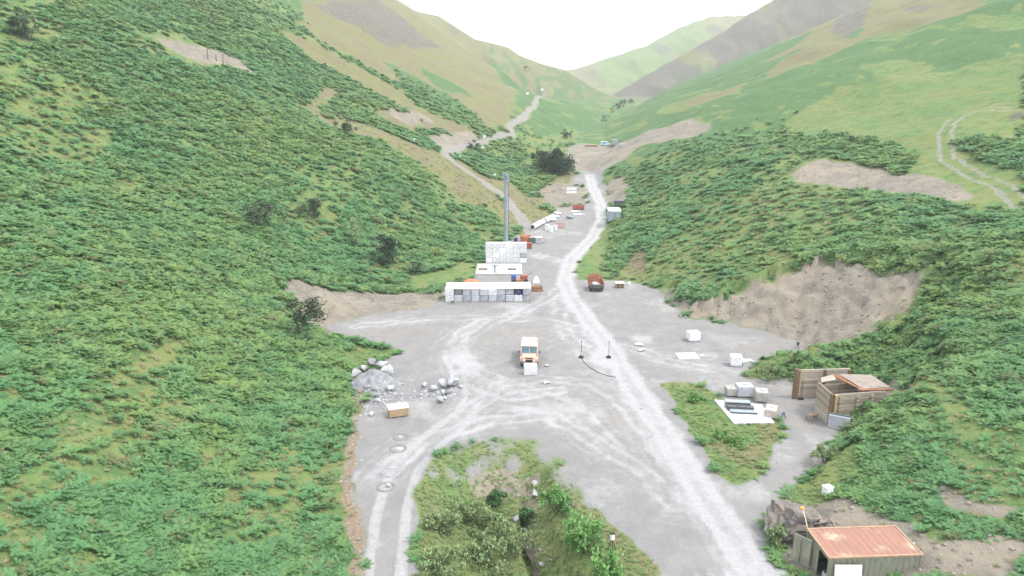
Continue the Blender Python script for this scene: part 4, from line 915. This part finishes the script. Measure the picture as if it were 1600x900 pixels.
# ------------------------------------------------------------------ things up the valley floor
p = at(823, 378); o = thing('skip', 'tilted orange skip behind the right end of the white block wall', 'skip', p, .35)
MB().prism([(-.9, .1), (.9, .1), (1.3, 1.5), (-1.3, 1.5)], -1.3, -1.22).prism([(-.9, .1), (.9, .1), (1.3, 1.5), (-1.3, 1.5)], 1.22, 1.3).build('side_plate', ORANGE, o)
panes(o, 'end_plate', [(-1.2, -.9, .1), (1.2, -.9, .1), (1.2, -1.3, 1.5), (-1.2, -1.3, 1.5)], ORANGE, .06); panes(o, 'end_plate', [(-1.2, .9, .1), (-1.2, 1.3, 1.5), (1.2, 1.3, 1.5), (1.2, .9, .1)], ORANGE, .06)
MB().box((0, 0, .15), (2.4, 1.8, .1)).build('base_plate', RUST, o); MB().box((0, 0, 1.5), (2.7, .1, .12), .3).build('crossbar', RUST, o)
def cabinet(px, py, d, m_, name, label, cat, top=None, rz_=0, n=1):
    o = thing(name, label, cat, at(px, py), rz_); o.location.y += d[1] / 2
    b_ = MB().box((0, 0, d[2] / 2 + .06), d, 0, .04).build('body', m_, o); MB().box((0, 0, d[2] + .08), (d[0] * 1.04, d[1] * 1.04, .08), 0, .02).build('lid', top or m_, o)
    MB().box((d[0] * .2, -d[1] / 2 - .02, d[2] * .55), (.06, .05, d[2] * .3)).build('handle', DSTEEL, b_); MB().box((0, 0, .05), (d[0] * .9, d[1] * .9, .09)).build('base', DSTEEL, o); return o
cabinet(827, 389, (1.2, 1.1, 1.3), RED, 'cabinet', 'dark red cabinet just right of the white block wall', 'cabinet')
cabinet(806, 378, (.9, .8, .9), NAVY, 'drum_box', 'small indigo box peeping over the white block wall', 'box')
cabinet(832, 380, (1.4, 1.2, 1.35), GREENP, 'cabinet', 'dark green cabinet between the orange skip and the white generator', 'cabinet', CONC_B)
g_ = cabinet(842, 380, (1.6, 1.3, 1.4), CONC_B, 'generator', 'white-topped generator box right of the dark green cabinet', 'generator', WHITE); MB().box((.9, 0, .35), (.5, 1.2, .6), 0, .04).build('fuel_tank', CONC_A, g_)
def roll(pa, pb, r_, label, group):
    a_ = at(*pa); b_ = at(*pb); o = thing('pipe_roll', label, 'pipe', a_, 0, group); d_ = b_ - a_; n_ = 5
    for k in range(n_): MB().tube(d_ * (k / n_) + Vector((0, 0, r_)), d_ * ((k + .94) / n_) + Vector((0, 0, r_ + .02 * (k % 2))), r_, r_, 12, k in (0, n_ - 1)).build('segment', WHITE, o)
    MB().tube(-d_.normalized() * .03 + Vector((0, 0, r_)), Vector((0, 0, r_)), r_ * .75, r_ * .75, 12).build('bore', BLACK, o)
roll((832, 359), (849, 350), .75, 'long white concrete pipe lying beside the hill track, nearer one', 'white pipes beside the hill track')
roll((851, 349), (864, 343), .75, 'long white concrete pipe lying beside the hill track, farther one', 'white pipes beside the hill track')
for k, (px, py, lb, s_) in enumerate(((855, 359, 'white drum standing left in the cluster by the pipes', 1.2), (861, 362, 'white drum lying at the front of the cluster by the pipes', 1.2), (868, 359, 'white drum with a dark bung, right of the cluster by the pipes', 1.0))):
    o = thing('drum', lb, 'drum', at(px, py), k * .6, 'white drums by the pipes')
    MB().tube((0, 0, 0), (0, 0, s_ * 1.2), s_ * .5, s_ * .5, 14).build('body', WHITE, o); MB().ring((0, 0, s_ * 1.2), s_ * .5, .04, 14, 5).ring((0, 0, s_ * .6), s_ * .5, .04, 14, 5).build('hoop', CONC_B, o); MB().tube((0, -.2, s_ * 1.2), (0, -.2, s_ * 1.25), .12, .12, 8).build('bung', BLACK, o)
o = thing('barrier', 'pinkish red barrier frame right of the white drums', 'barrier', at(875, 357), .1)
for k in range(3): MB().box((0, 0, .35 + .5 * k), (2.4, .08, .3), 0, .02).build('rail', mat('pink_red_paint', (.42, .20, .18), (.36, .18, .16)), o)
for sx in (-1, 0, 1): MB().box((sx * 1.15, .06, .8), (.12, .12, 1.6)).build('post', MATS['pink_red_paint'], o)
for k, (px, py, lb) in enumerate(((864, 345, 'lowest of the pale slabs stacked up the bank above the pipes'), (868, 340, 'second of the pale slabs up the bank above the pipes'), (871, 335, 'topmost pale slab on the bank above the pipes'), (891, 341, 'single grey slab lying on the gravel right of the bank'))):
    o = thing('concrete_slab', lb, 'slab', at(px, py), .3 * k, 'slabs beside the upper yard'); MB().box((0, 0, .4), (2.0, 1.5, .5), 0, .05, .06, .1).build('slab', CONC if k < 3 else CONC_A, o); MB().box((0, .1, .08), (1.6, 1.2, .2)).build('bearer', DSTEEL, o)
o = thing('steel_trough', 'long rust red trough across the upper gravel yard', 'trough', at(904, 328), 0)
MB().box((0, 0, .75), (3.5, .1, 1.1), 0, .03).build('side', RED, o); MB().box((0, 1.0, .85), (3.5, .1, 1.3), 0, .03).build('side', RUST, o)
for sx in (-1, 1): MB().box((sx * 1.72, .5, .75), (.08, .9, 1.1), 0, .02).build('end', RED, o)
MB().box((0, .5, .25), (3.4, 1.0, .1)).build('floor', RUST, o)
for px, py, d_, lb in ((898, 330, (2.2, 1.6), 'white slab just in front of the rust red trough'), (903, 335, (2.4, 2.2), 'small white slab alone below the rust red trough')):
    o = thing('concrete_slab', lb, 'slab', at(px, py)); MB().box((0, 0, .06), (d_[0], d_[1], .14), .1, .02).build('slab', CONC, o); MB().box((d_[0] * .7, .2, .05), (.5, .5, .1), .5, .02).build('chip', CONC, o)
o = thing('target_frame', 'white two-panel frame standing at the foot of the upper grey bank', 'frame', at(893, 304), 0)
for z_ in (.75, 1.85): MB().box((0, 0, z_), (3.3, .1, .8), 0, .02).build('panel', WHITE, o)
for sx in (-1, 1): MB().box((sx * 1.8, .08, 1.25), (.16, .16, 2.5)).build('post', CONC_B, o)
MB().box((0, .08, 2.42), (3.7, .12, .14)).build('rail', WHITE, o)
p = at(961, 347); o = thing('storage_container', 'pale blue-grey metal container with white roof beside the chalk road', 'container', p, -.06); o.location.y += 2.8
MB().box((0, 0, 1.5), (3.3, 5.6, 2.8), 0, .04).build('body', STEEL, o)
MB().box((0, -.6, 2.96), (3.4, 4.3, .12), 0, .03).build('roof', WHITE, o); MB().box((0, 2.3, 2.99), (3.4, 1.0, .14), 0, .03).build('roof', WHITE, o)
for sx in (-1, 1):
    d_ = MB().box((sx * .8, -2.83, 1.48), (1.5, .06, 2.5), 0, .015).build('door', STEEL, o); MB().tube((sx * .2, -2.88, .3), (sx * .2, -2.88, 2.6), .035, .035, 6).build('lock_bar', DSTEEL, d_)
cabinet(968, 325, (2.6, 2.4, 2.0), DSTEEL, 'storage_hut', 'small dark hut tucked behind the blue-grey container', 'hut')
# far pad
o = thing('timber_stack', 'long low stack of timber along the edge of the far pad', 'timber stack', at(924, 229), 0)
for k in range(3):
    for j in range(2): MB().box((0, .5 * k, .3 + .45 * j), (5.6, .42, .4), .01 * k, .03).build('beam', WOODP if j else RUST, o)
p = at(946, 228); o = thing('van', 'pale blue and white van parked on the far pad', 'van', p, 1.5)
MB().prism([(-2.2, .35), (-2.2, 1.0), (-1.3, 1.15), (-.8, 1.9), (2.1, 1.95), (2.2, .35)], -.9, .9).build('body', mat('pale_blue_paint', (.34, .46, .58), (.40, .5, .6), 1, .4), o)
MB().box((0, .6, 1.98), (1.7, 2.7, .06), 0, .02).build('roof', WHITE, o)
for x_ in (-.85, .85):
    for y_ in (-1.4, 1.4): wheel(o, x_, y_, .34, .22)
    panes(o, 'side_window', [(x_ * 1.065, -.6, 1.25), (x_ * 1.065, 1.6, 1.25), (x_ * 1.065, 1.6, 1.75), (x_ * 1.065, -.5, 1.75)][::(1 if x_ > 0 else -1)], GLASS, .012)
panes(o, 'windscreen', [(-.8, -1.27, 1.2), (.8, -1.27, 1.2), (.8, -.84, 1.84), (-.8, -.84, 1.84)], GLASS, .015)
o = thing('flat_trailer', 'dark flat trailer right of the van on the far pad', 'trailer', at(957, 229.5), 0)
MB().box((0, 0, .7), (4.6, 1.8, .2), 0, .02).build('deck', DSTEEL, o); MB().box((2.9, 0, .6), (1.4, .12, .12)).build('drawbar', DSTEEL, o)
for k in (-.5, .5): wheel(o, k, -.95, .35, .25).rotation_euler.z = 1.5708
cabinet(961, 226, (2.6, 2.0, 2.2), STEEL, 'site_cabin', 'grey-blue cabin behind the flat trailer on the far pad', 'cabin')
cabinet(972, 229, (2.4, 1.2, 1.0), CONC_B, 'site_box', 'low pale box at the right edge of the far pad', 'box')
# behind the front shelter: tarp, scrap machinery, tent
tag(MB().add([(-1.6, -.7, .1), (1.5, -.8, .08), (1.8, .9, .12), (-1.2, 1.0, .2), (0, 0, .8)], [(0, 1, 4), (1, 2, 4), (2, 3, 4), (3, 0, 4), (0, 3, 2, 1)]).build('tarpaulin', ORANGE), 'faded orange tarpaulin heap behind the left of the block shelter', 'tarp').location = at(735, 441)
o = thing('scrap_machine', 'old red and blue machinery behind the right end of the block shelter', 'machinery', at(812, 443), .1)
MB().box((0, .3, .6), (3.2, 1.2, .5), 0, .05).build('frame', RUST, o); MB().box((-1.2, .3, 1.3), (.9, .9, 1.0), 0, .06).build('engine', BLUE, o); MB().box((.9, .3, 1.25), (1.3, .8, .8), .3, .06).build('hopper', RED, o)
for x_ in (-1.2, 1.2): wheel(o, x_, -.45, .5, .25).rotation_euler.z = 1.5708
MB().tube((.2, .3, .9), (2.6, .2, 2.2), .1, .08, 6).build('arm', RED, o)
o = thing('log_carrier', 'dark rusty drum carrier against the right end of the block shelter', 'carrier', at(836, 456), .2)
MB().tube((-.3, .6, .55), (1.5, .8, .55), .5, .5, 12).build('drum', WOODD, o); MB().box((.6, .1, .25), (2.0, .2, .3)).box((.6, 1.1, .25), (2.0, .2, .3)).build('cradle', RUST, o); MB().ring((-.3, .6, .55), .5, .08, 12, 5, 'x').build('hoop', RUST, o)
tag(MB().add([(-.7, -.5, 0), (.7, -.5, 0), (.7, .6, 0), (-.7, .6, 0), (-.2, .1, 1.3), (.15, .1, 1.25)], [(0, 1, 5, 4), (1, 2, 5), (2, 3, 4, 5), (3, 0, 4), (0, 3, 2, 1)]).build('white_cover', WHITE), 'small white peaked cover behind the right end of the block shelter', 'cover').location = at(838, 441)
# marker boards on the hill track
for px, py, lb in ((824, 150, 'white marker board left of the track near the skyline'), (847, 144, 'white marker board at the crest of the hill track'), (757, 217, 'white marker board above the bend of the hill track'), (754, 234, 'white marker board on the grass below the dark bush'),
                   (773, 277, 'white marker board beside the top of the mast'), (647, 222, 'white marker board on the tan slope left of the track bend'), (719, 249, 'white marker board just right of the hill track')):
    p = at(px, py); s_ = depth_of(p) / FPX * 4.2
    o = thing('marker_board', lb, 'marker', p, 0, 'white marker boards on the left slope'); MB().box((0, 0, s_ * .9), (s_, .08, s_ * .9), 0, .01).build('board', WHITE, o)
    for sx in (-1, 1): MB().box((sx * s_ * .35, .08, s_ * .6), (.1, .1, s_ * 1.2)).build('post', WOODD, o)
for px, py, lb in ((325, 92, 'left weathered post standing on the earth scar high on the left slope'), (338, 95, 'short middle post on the earth scar high on the left slope'), (349, 100, 'right taller post on the earth scar high on the left slope')):
    p = at(px, py); o = thing('post', lb, 'post', p, 0, 'posts on the earth scar'); h_ = 2.6 if 'short' not in lb else 1.6
    MB().tube((0, 0, -.2), (.05, 0, h_), .16, .12, 7).build('shaft', WOODD, o); MB().box((.05, 0, h_), (.3, .3, .08)).build('cap', RUST, o)
# ------------------------------------------------------------------ stream
t = NT('stream_water'); t.col(t.mix(t.ramp(t.noise(1.2, 4, .6), .4, .7), (.022, .017, .012), (.06, .045, .03))).set('Roughness', .28).set('Specular IOR Level', .25); t.bump(t.noise(3.5, 4, .6), .35, .15)
SS = []; 
for a_, b_ in zip(STREAM[1:-1], STREAM[2:]):
    for k in range(6): SS.append((a_[0] + (b_[0] - a_[0]) * k / 6, a_[1] + (b_[1] - a_[1]) * k / 6))
V = []; F = []
for i, (x_, y_) in enumerate(SS):
    z_ = gz(x_, y_) ; w = .95 + .3 * math.sin(i * .9)
    V += [(x_ - w, y_ - .3, 0), (x_ + w, y_ + .3, 0)]
    if i: F.append((2 * i - 2, 2 * i - 1, 2 * i + 1, 2 * i))
zs = [min(gz(x_, y_), gz(x_ - .6, y_), gz(x_ + .6, y_)) + .32 for x_, y_ in SS]
for i in range(1, len(zs)): zs[i] = min(zs[i], zs[i - 1])
V = [(v[0], v[1], zs[i // 2]) for i, v in enumerate(V)]
so = mesh_obj('stream', V, F, t.m); so['kind'] = 'structure'
rs = random.Random(9)
for k in range(14):
    i = rs.randrange(0, 14); x_, y_ = SS[i]; x_ += rs.gauss(0, .9); y_ += rs.gauss(0, .8); s_ = rs.uniform(.25, .6)
    o = link(bpy.data.objects.new('stream_stone', rock_mesh(400 + k, (s_ * 1.4, s_, s_ * .7), 1, .3, 4))); o.location = (x_, y_, max(gz(x_, y_), zs[i] - .1) + .05); o.data.materials.append(STONED if k % 3 else STONE)
    tag(o, 'loose stone in the little stream bed below the yard', 'stone', 'stones in the stream bed')
for px, py, l_, lb in ((836, 772, 2.6, 'long pale slab of rock at the head of the stream'), (835, 757, 1.6, 'shorter pale slab of rock above the head of the stream'), (806, 812, 1.3, 'grey slab leaning at the left bank of the stream')):
    o = link(bpy.data.objects.new('rock_slab', rock_mesh(int(px), (.7, l_, .6), 2, .25, 5))); o.location = at(px, py) + Vector((0, 0, .15)); o.data.materials.append(STONE if 'pale' in lb else STONED); tag(o, lb, 'rock')

# ------------------------------------------------------------------ trees and shrubs
BARK = mat('bark', (.085, .07, .055), (.06, .05, .042), 4, .9, 0, .4)
LEAF_D = leaf_mat('leaf_dark', (.035, .068, .04), (.045, .08, .045), (.028, .05, .034), .3, .25, .3)
LEAF_M = leaf_mat('leaf_mid', (.085, .18, .075), (.10, .19, .08), (.06, .14, .06), .4, .35, .3)
LEAF_G = leaf_mat('leaf_grey', (.06, .085, .05), (.075, .10, .06), (.05, .07, .045), .3, .3, .3)
LEAF_B = leaf_mat('leaf_bright', (.15, .31, .10), (.18, .33, .10), (.11, .24, .075), .4, .35, .3)
LEAF_S = leaf_mat('leaf_sallow', (.215, .30, .14), (.25, .30, .15), (.17, .255, .11), .4, .35, .3)
def tree(px, py, h_, w, label, leafm, nleaf, ls, seed, name='tree', trunk=.3, cat='tree', lean=0, low=.25, group=None, crown_off=0.):
    p = at(px, py) if not isinstance(px, Vector) else px; r = random.Random(seed); o = thing(name, label, cat, p, 0, group)
    m = MB(); tips = []
    def limb(a_, d_, L, rad, lv):
        n_ = 3; q_ = a_
        for i in range(n_):
            d_ = (d_ + Vector((r.gauss(0, .16), r.gauss(0, .16), .05))).normalized(); e = q_ + d_ * (L / n_); m.tube(q_, e, rad * (1 - .22 * i), rad * (1 - .22 * (i + 1)), 6 if lv < 2 else 4, False); q_ = e
            if lv < (3 if trunk > .09 else 2) and i > 0:
                for _ in range(2 if lv < 2 else 1): limb(q_, (d_ * .5 + Vector((r.gauss(0, .7), r.gauss(0, .7), r.uniform(.0, .5)))).normalized(), L * r.uniform(.45, .7), rad * .45, lv + 1)
            if lv >= 1: tips.append(q_.copy())
        tips.append(q_)
    ns = 1 if trunk > .12 else 3
    for k in range(ns): limb(Vector((r.gauss(0, .06) * w * (k > 0), r.gauss(0, .06) * w * (k > 0), -.2)), Vector((lean + (r.gauss(0, .5) if k else 0), r.gauss(0, .4) if k else 0, 1)).normalized(), h_ * .55, trunk, 0)
    m.build('trunk', BARK, o)
    V = []; F = []
    cl = []
    for k in range(max(8, nleaf // 90)):                     # leaf clumps spread through the crown
        while True:
            q_ = Vector((r.uniform(-1, 1), r.uniform(-1, 1), r.uniform(-1, 1)))
            if .25 < q_.length < 1: break
        cl.append((Vector((q_.x * w / 2 + crown_off, q_.y * w / 2, h_ * (low + (1 - low) * .5) + q_.z * h_ * (1 - low) * .5)), r.uniform(.14, .26) * min(w, h_)))
    cl += [(t_ + Vector((crown_off * .3, 0, 0)), .12 * min(w, h_)) for t_ in r.sample(tips, min(len(tips), len(cl) // 2)) if t_.z > h_ * low]
    per = max(4, nleaf // len(cl))
    for c_, cr_ in cl:
        for _ in range(per):
            q_ = c_ + Vector((r.gauss(0, .5), r.gauss(0, .5), r.gauss(0, .42))) * cr_
            if q_.z < .05: q_.z = .05 + r.random() * .2
            u = Vector((r.gauss(0, 1), r.gauss(0, 1), r.gauss(0, .5))).normalized(); n_ = u.orthogonal().normalized(); v_ = (u.cross(n_) + Vector((0, 0, .2))).normalized(); s_ = ls * r.uniform(.6, 1.3)
            b_ = len(V); V += [q_ - u * s_, q_ + v_ * s_ * .5, q_ + u * s_, q_ - v_ * s_ * .5]; F.append((b_, b_ + 1, b_ + 2, b_ + 3))
    mesh_obj('crown', V, F, leafm, o); return o
def tsz(px, py, hpx, wpx):
    p = at(px, py); k = depth_of(p) / FPX; return p, hpx * k, wpx * k
for px, py, hp_, wp_, lb, lm, nl, tr_, lo_, off in (
    (470, 524, 62, 60, 'sparse hawthorn tree with bare left limbs at the edge of the left cut', LEAF_G, 1100, .2, .3, 1.6),
    (403, 356, 42, 46, 'grey-green bush standing in bracken halfway up the left slope, left one', LEAF_G, 1100, .1, .05, 0), (488, 342, 36, 42, 'grey-green bush standing in bracken on the left slope, right of the first', LEAF_G, 900, .1, .05, 0),
    (600, 413, 46, 42, 'dark rounded bush above the left quarry cut', LEAF_D, 1400, .1, .05, 0), (42, 62, 40, 34, 'lone dark bush near the top left corner of the slope', LEAF_D, 1300, .12, .08, 0),
    (552, 380, 40, 34, 'pale thin bush between the grey bushes and the dark rounded one', LEAF_S, 500, .08, .1, 0),
    (868, 272, 34, 52, 'big dark spreading tree in the gully beside the far pad', LEAF_D, 5200, .4, .02, 0), (845, 262, 26, 30, 'dark tree adjoining the left of the big gully tree', LEAF_D, 2200, .3, .02, 0),
    (885, 217, 14, 18, 'small dark tree up the gully beyond the far pad', LEAF_D, 1000, .3, .05, 0), (742, 236, 16, 28, 'dark low bush inside the bend of the hill track', LEAF_D, 1000, .1, .02, 0),
    (955, 176, 8, 14, 'dark tree at the far valley bottom, leftmost of the row', LEAF_D, 700, .15, -.15, 0), (965, 170, 11, 15, 'dark tree at the far valley bottom, second in the row', LEAF_D, 800, .15, -.15, 0), (975, 167, 12, 15, 'dark tree at the far valley bottom, third in the row', LEAF_D, 800, .15, -.15, 0), (985, 163, 10, 13, 'dark tree at the far valley bottom, rightmost of the row', LEAF_D, 700, .15, -.15, 0), (944, 190, 10, 18, 'small dark scrub on the far green spur', LEAF_D, 500, .2, .02, 0),
    (820, 112, 10, 16, 'dark tree on the sunlit far spur', LEAF_D, 500, .3, .02, 0), (467, 158, 14, 30, 'dark scrub bush at the left end of the curved tan path', LEAF_D, 800, .1, .02, 0), (540, 210, 22, 60, 'dark scrub thicket below the curved tan path', LEAF_D, 1600, .1, .02, 0),
    (650, 428, 20, 34, 'dark scrub in the little gully above the block shelter', LEAF_D, 900, .1, .02, 0), (950, 305, 10, 14, 'small gorse bush behind the blue-grey container', LEAF_S, 400, .08, .02, 0),
    (1335, 222, 14, 22, 'small bush on the right slope at the edge of the green shelf', LEAF_D, 300, .08, .02, 0)):
    p, h_, w = tsz(px, py, hp_, wp_)
    tree(p, 0, h_, w, lb, lm, nl, max(.12, min(w, h_) * .05), int(px + py), 'shrub' if ('bush' in lb or 'scrub' in lb) else 'tree', tr_ * max(1, h_ / 6), 'bush' if ('bush' in lb or 'scrub' in lb) else 'tree', .1, lo_, 'trees and bushes of the valley', off)
for k, (px, py, hp_, wp_, lm, lb) in enumerate(((872, 800, 36, 50, LEAF_B, 'bright green leafy shrub at the top right bank of the stream'), (912, 855, 48, 64, LEAF_B, 'largest bright green shrub on the right bank of the stream'), (945, 905, 45, 50, LEAF_B, 'bright green shrub at the bottom edge right of the stream'), 
        (775, 785, 20, 28, LEAF_M, 'small dark green shrub on the bare gully slope'), (805, 860, 34, 44, LEAF_S, 'green shrub on the left bank of the stream'), (735, 815, 36, 70, LEAF_S, 'olive willow scrub left in the gully'), (690, 830, 30, 60, LEAF_S, 'olive scrub at the left rim of the gully beside the farm track'),
        (770, 840, 40, 60, LEAF_S, 'olive scrub in the middle of the gully'), (820, 815, 22, 26, LEAF_M, 'dark shrub beside the grey leaning slab'), (760, 885, 46, 80, LEAF_S, 'olive scrub at the bottom edge of the gully'), (690, 890, 34, 70, LEAF_S, 'olive scrub at the bottom left of the gully'),
        (1140, 690, 10, 60, LEAF_B, 'low bright weeds on the green island, middle patch'), (1090, 625, 9, 40, LEAF_B, 'low bright weeds on the green island near its top'), (1290, 720, 26, 50, LEAF_S, 'leafy scrub at the right edge of the gravel slip road'), (1205, 590, 20, 60, LEAF_S, 'green scrub tongue left of the timber bay'), (1215, 850, 30, 34, LEAF_S, 'scrub at the left foot of the rock outcrop'))):
    p, h_, w = tsz(px, py, hp_, wp_)
    tree(p, 0, h_, w, lb, lm, 1900 if wp_ > 50 else 1100, .2 if lm is not LEAF_S else .16, 900 + k, 'shrub', .07, 'shrub', 0, .02, 'shrubs by the stream and yard')
# ------------------------------------------------------------------ grass tussocks and loose stones
GR_A = leaf_mat('grass_blade', (.17, .275, .095), (.215, .285, .10), (.22, .24, .12), .12, .4, .7)
GR_B = leaf_mat('grass_dry', (.27, .25, .12), (.21, .25, .10), (.30, .26, .16), .12, .4, .6)
gx, gy, gr = ring(60000, 42, 150, 1.0)
gm = np.maximum(tgrid(grass, gx, gy), tgrid(np.where(ins_g, .8, 0.), gx, gy)) * (1 - tgrid(gravel, gx, gy)) * (1 - tgrid(road, gx, gy)); gm *= 1 - inpoly(gx, gy, [(v.x + (-.4 if v is P0 or v is P1 else .4), v.y) for v in (P0, P1, P2, P3)]); kp = (gm > .2 + .8 * rng.uniform(0, 1, len(gx))) & (rng.uniform(0, 1, len(gx)) > sstep(95, 150, gr))
scatter('grass', gx[kp], gy[kp], tgrid(TZ, gx[kp], gy[kp]) - .05, rng.uniform(.35, .8, kp.sum()), [clump('weed_clump', 60 + i, 14, .42, .3, .12, GR_A) for i in range(4)], 'short green grass on the gully banks and the island', 11, .15)
gx, gy, gr = ring(60000, 50, 330, 1.2)
gm = tgrid(np.maximum.reduce([tan_, .75 * (1 - bracken) * (1 - np.clip(cov, 0, 1)), .3 * earth * (TY_ < 75)]), gx, gy) * (1 - tgrid(gravel, gx, gy)) * (1 - tgrid(tru, gx, gy)); kp = (gm > .15 + 1.1 * rng.uniform(0, 1, len(gx))) & (rng.uniform(0, 1, len(gx)) > sstep(120, 300, gr))
scatter('dry_grass', gx[kp], gy[kp], tgrid(TZ, gx[kp], gy[kp]) - .05, np.clip((gr[kp] / 80) ** .5, .8, 1.8) * rng.uniform(.5, 1.1, kp.sum()), [clump('dry_clump', 80 + i, 14, .42, .26, .10, GR_B) for i in range(4)], 'dry tan grass on the open slopes', 12, .15)
def stone_proto(i, m_):
    me = rock_mesh(500 + i, (.42, .36, .26), 1, .3, 4); me.materials.append(m_); return bpy.data.objects.new('pebble', me)
gx, gy, gr = ring(60000, 42, 190, 1.0)
gm = tgrid(gravel, gx, gy) * .1 + tgrid(earth, gx, gy) * .35 + tgrid(soil, gx, gy) * .4
kp = gm * (1 - tgrid(road, gx, gy)) > rng.uniform(0, 1, len(gx)) ** .6
scatter('rubble', gx[kp], gy[kp], tgrid(TZ, gx[kp], gy[kp]) + .0, rng.uniform(.25, .8, kp.sum()), [stone_proto(i, STONE if i < 2 else STONED) for i in range(4)], 'small loose stones strewn over gravel and cut faces', 13, 1.)
c0 = at(592, 618); c1 = at(690, 616); n1 = 420
ux = np.concatenate([rng.normal(c0.x, 1.9, n1), rng.normal(c1.x - .6, 1.9, n1 // 2)]); uy = np.concatenate([rng.normal(c0.y, 2.3, n1), rng.normal(c1.y, 1.0, n1 // 2)])
dz = 1.6 * np.exp(-(((ux - hm_.location.x) / 1.9) ** 2 + ((uy - hm_.location.y) / 1.7) ** 2) * 1.2)
scatter('rubble', ux, uy, tgrid(TZ, ux, uy) + dz * .7, rng.uniform(.25, 1.0, len(ux)) ** 1.5 * 1.6, [stone_proto(10 + i, STONE if i < 2 else STONED) for i in range(4)], 'broken stone spilling round the rubble heap and boulder arc', 14, 1.)

CLOD = mat('earth_clod', (.205, .184, .155), (.16, .146, .125), 2, .95, 0, .4)
gx, gy, gr = ring(60000, 42, 190, 1.0)
kp = tgrid(earth * (1 - gravel), gx, gy) * .6 > rng.uniform(0, 1, len(gx))
scatter('earth_clods', gx[kp], gy[kp], tgrid(TZ, gx[kp], gy[kp]) - .03, rng.uniform(.3, 1, kp.sum()) ** 3 * 2.2, [stone_proto(20 + i, CLOD) for i in range(4)], 'earth clods and stones on the cut banks', 15, 1.)
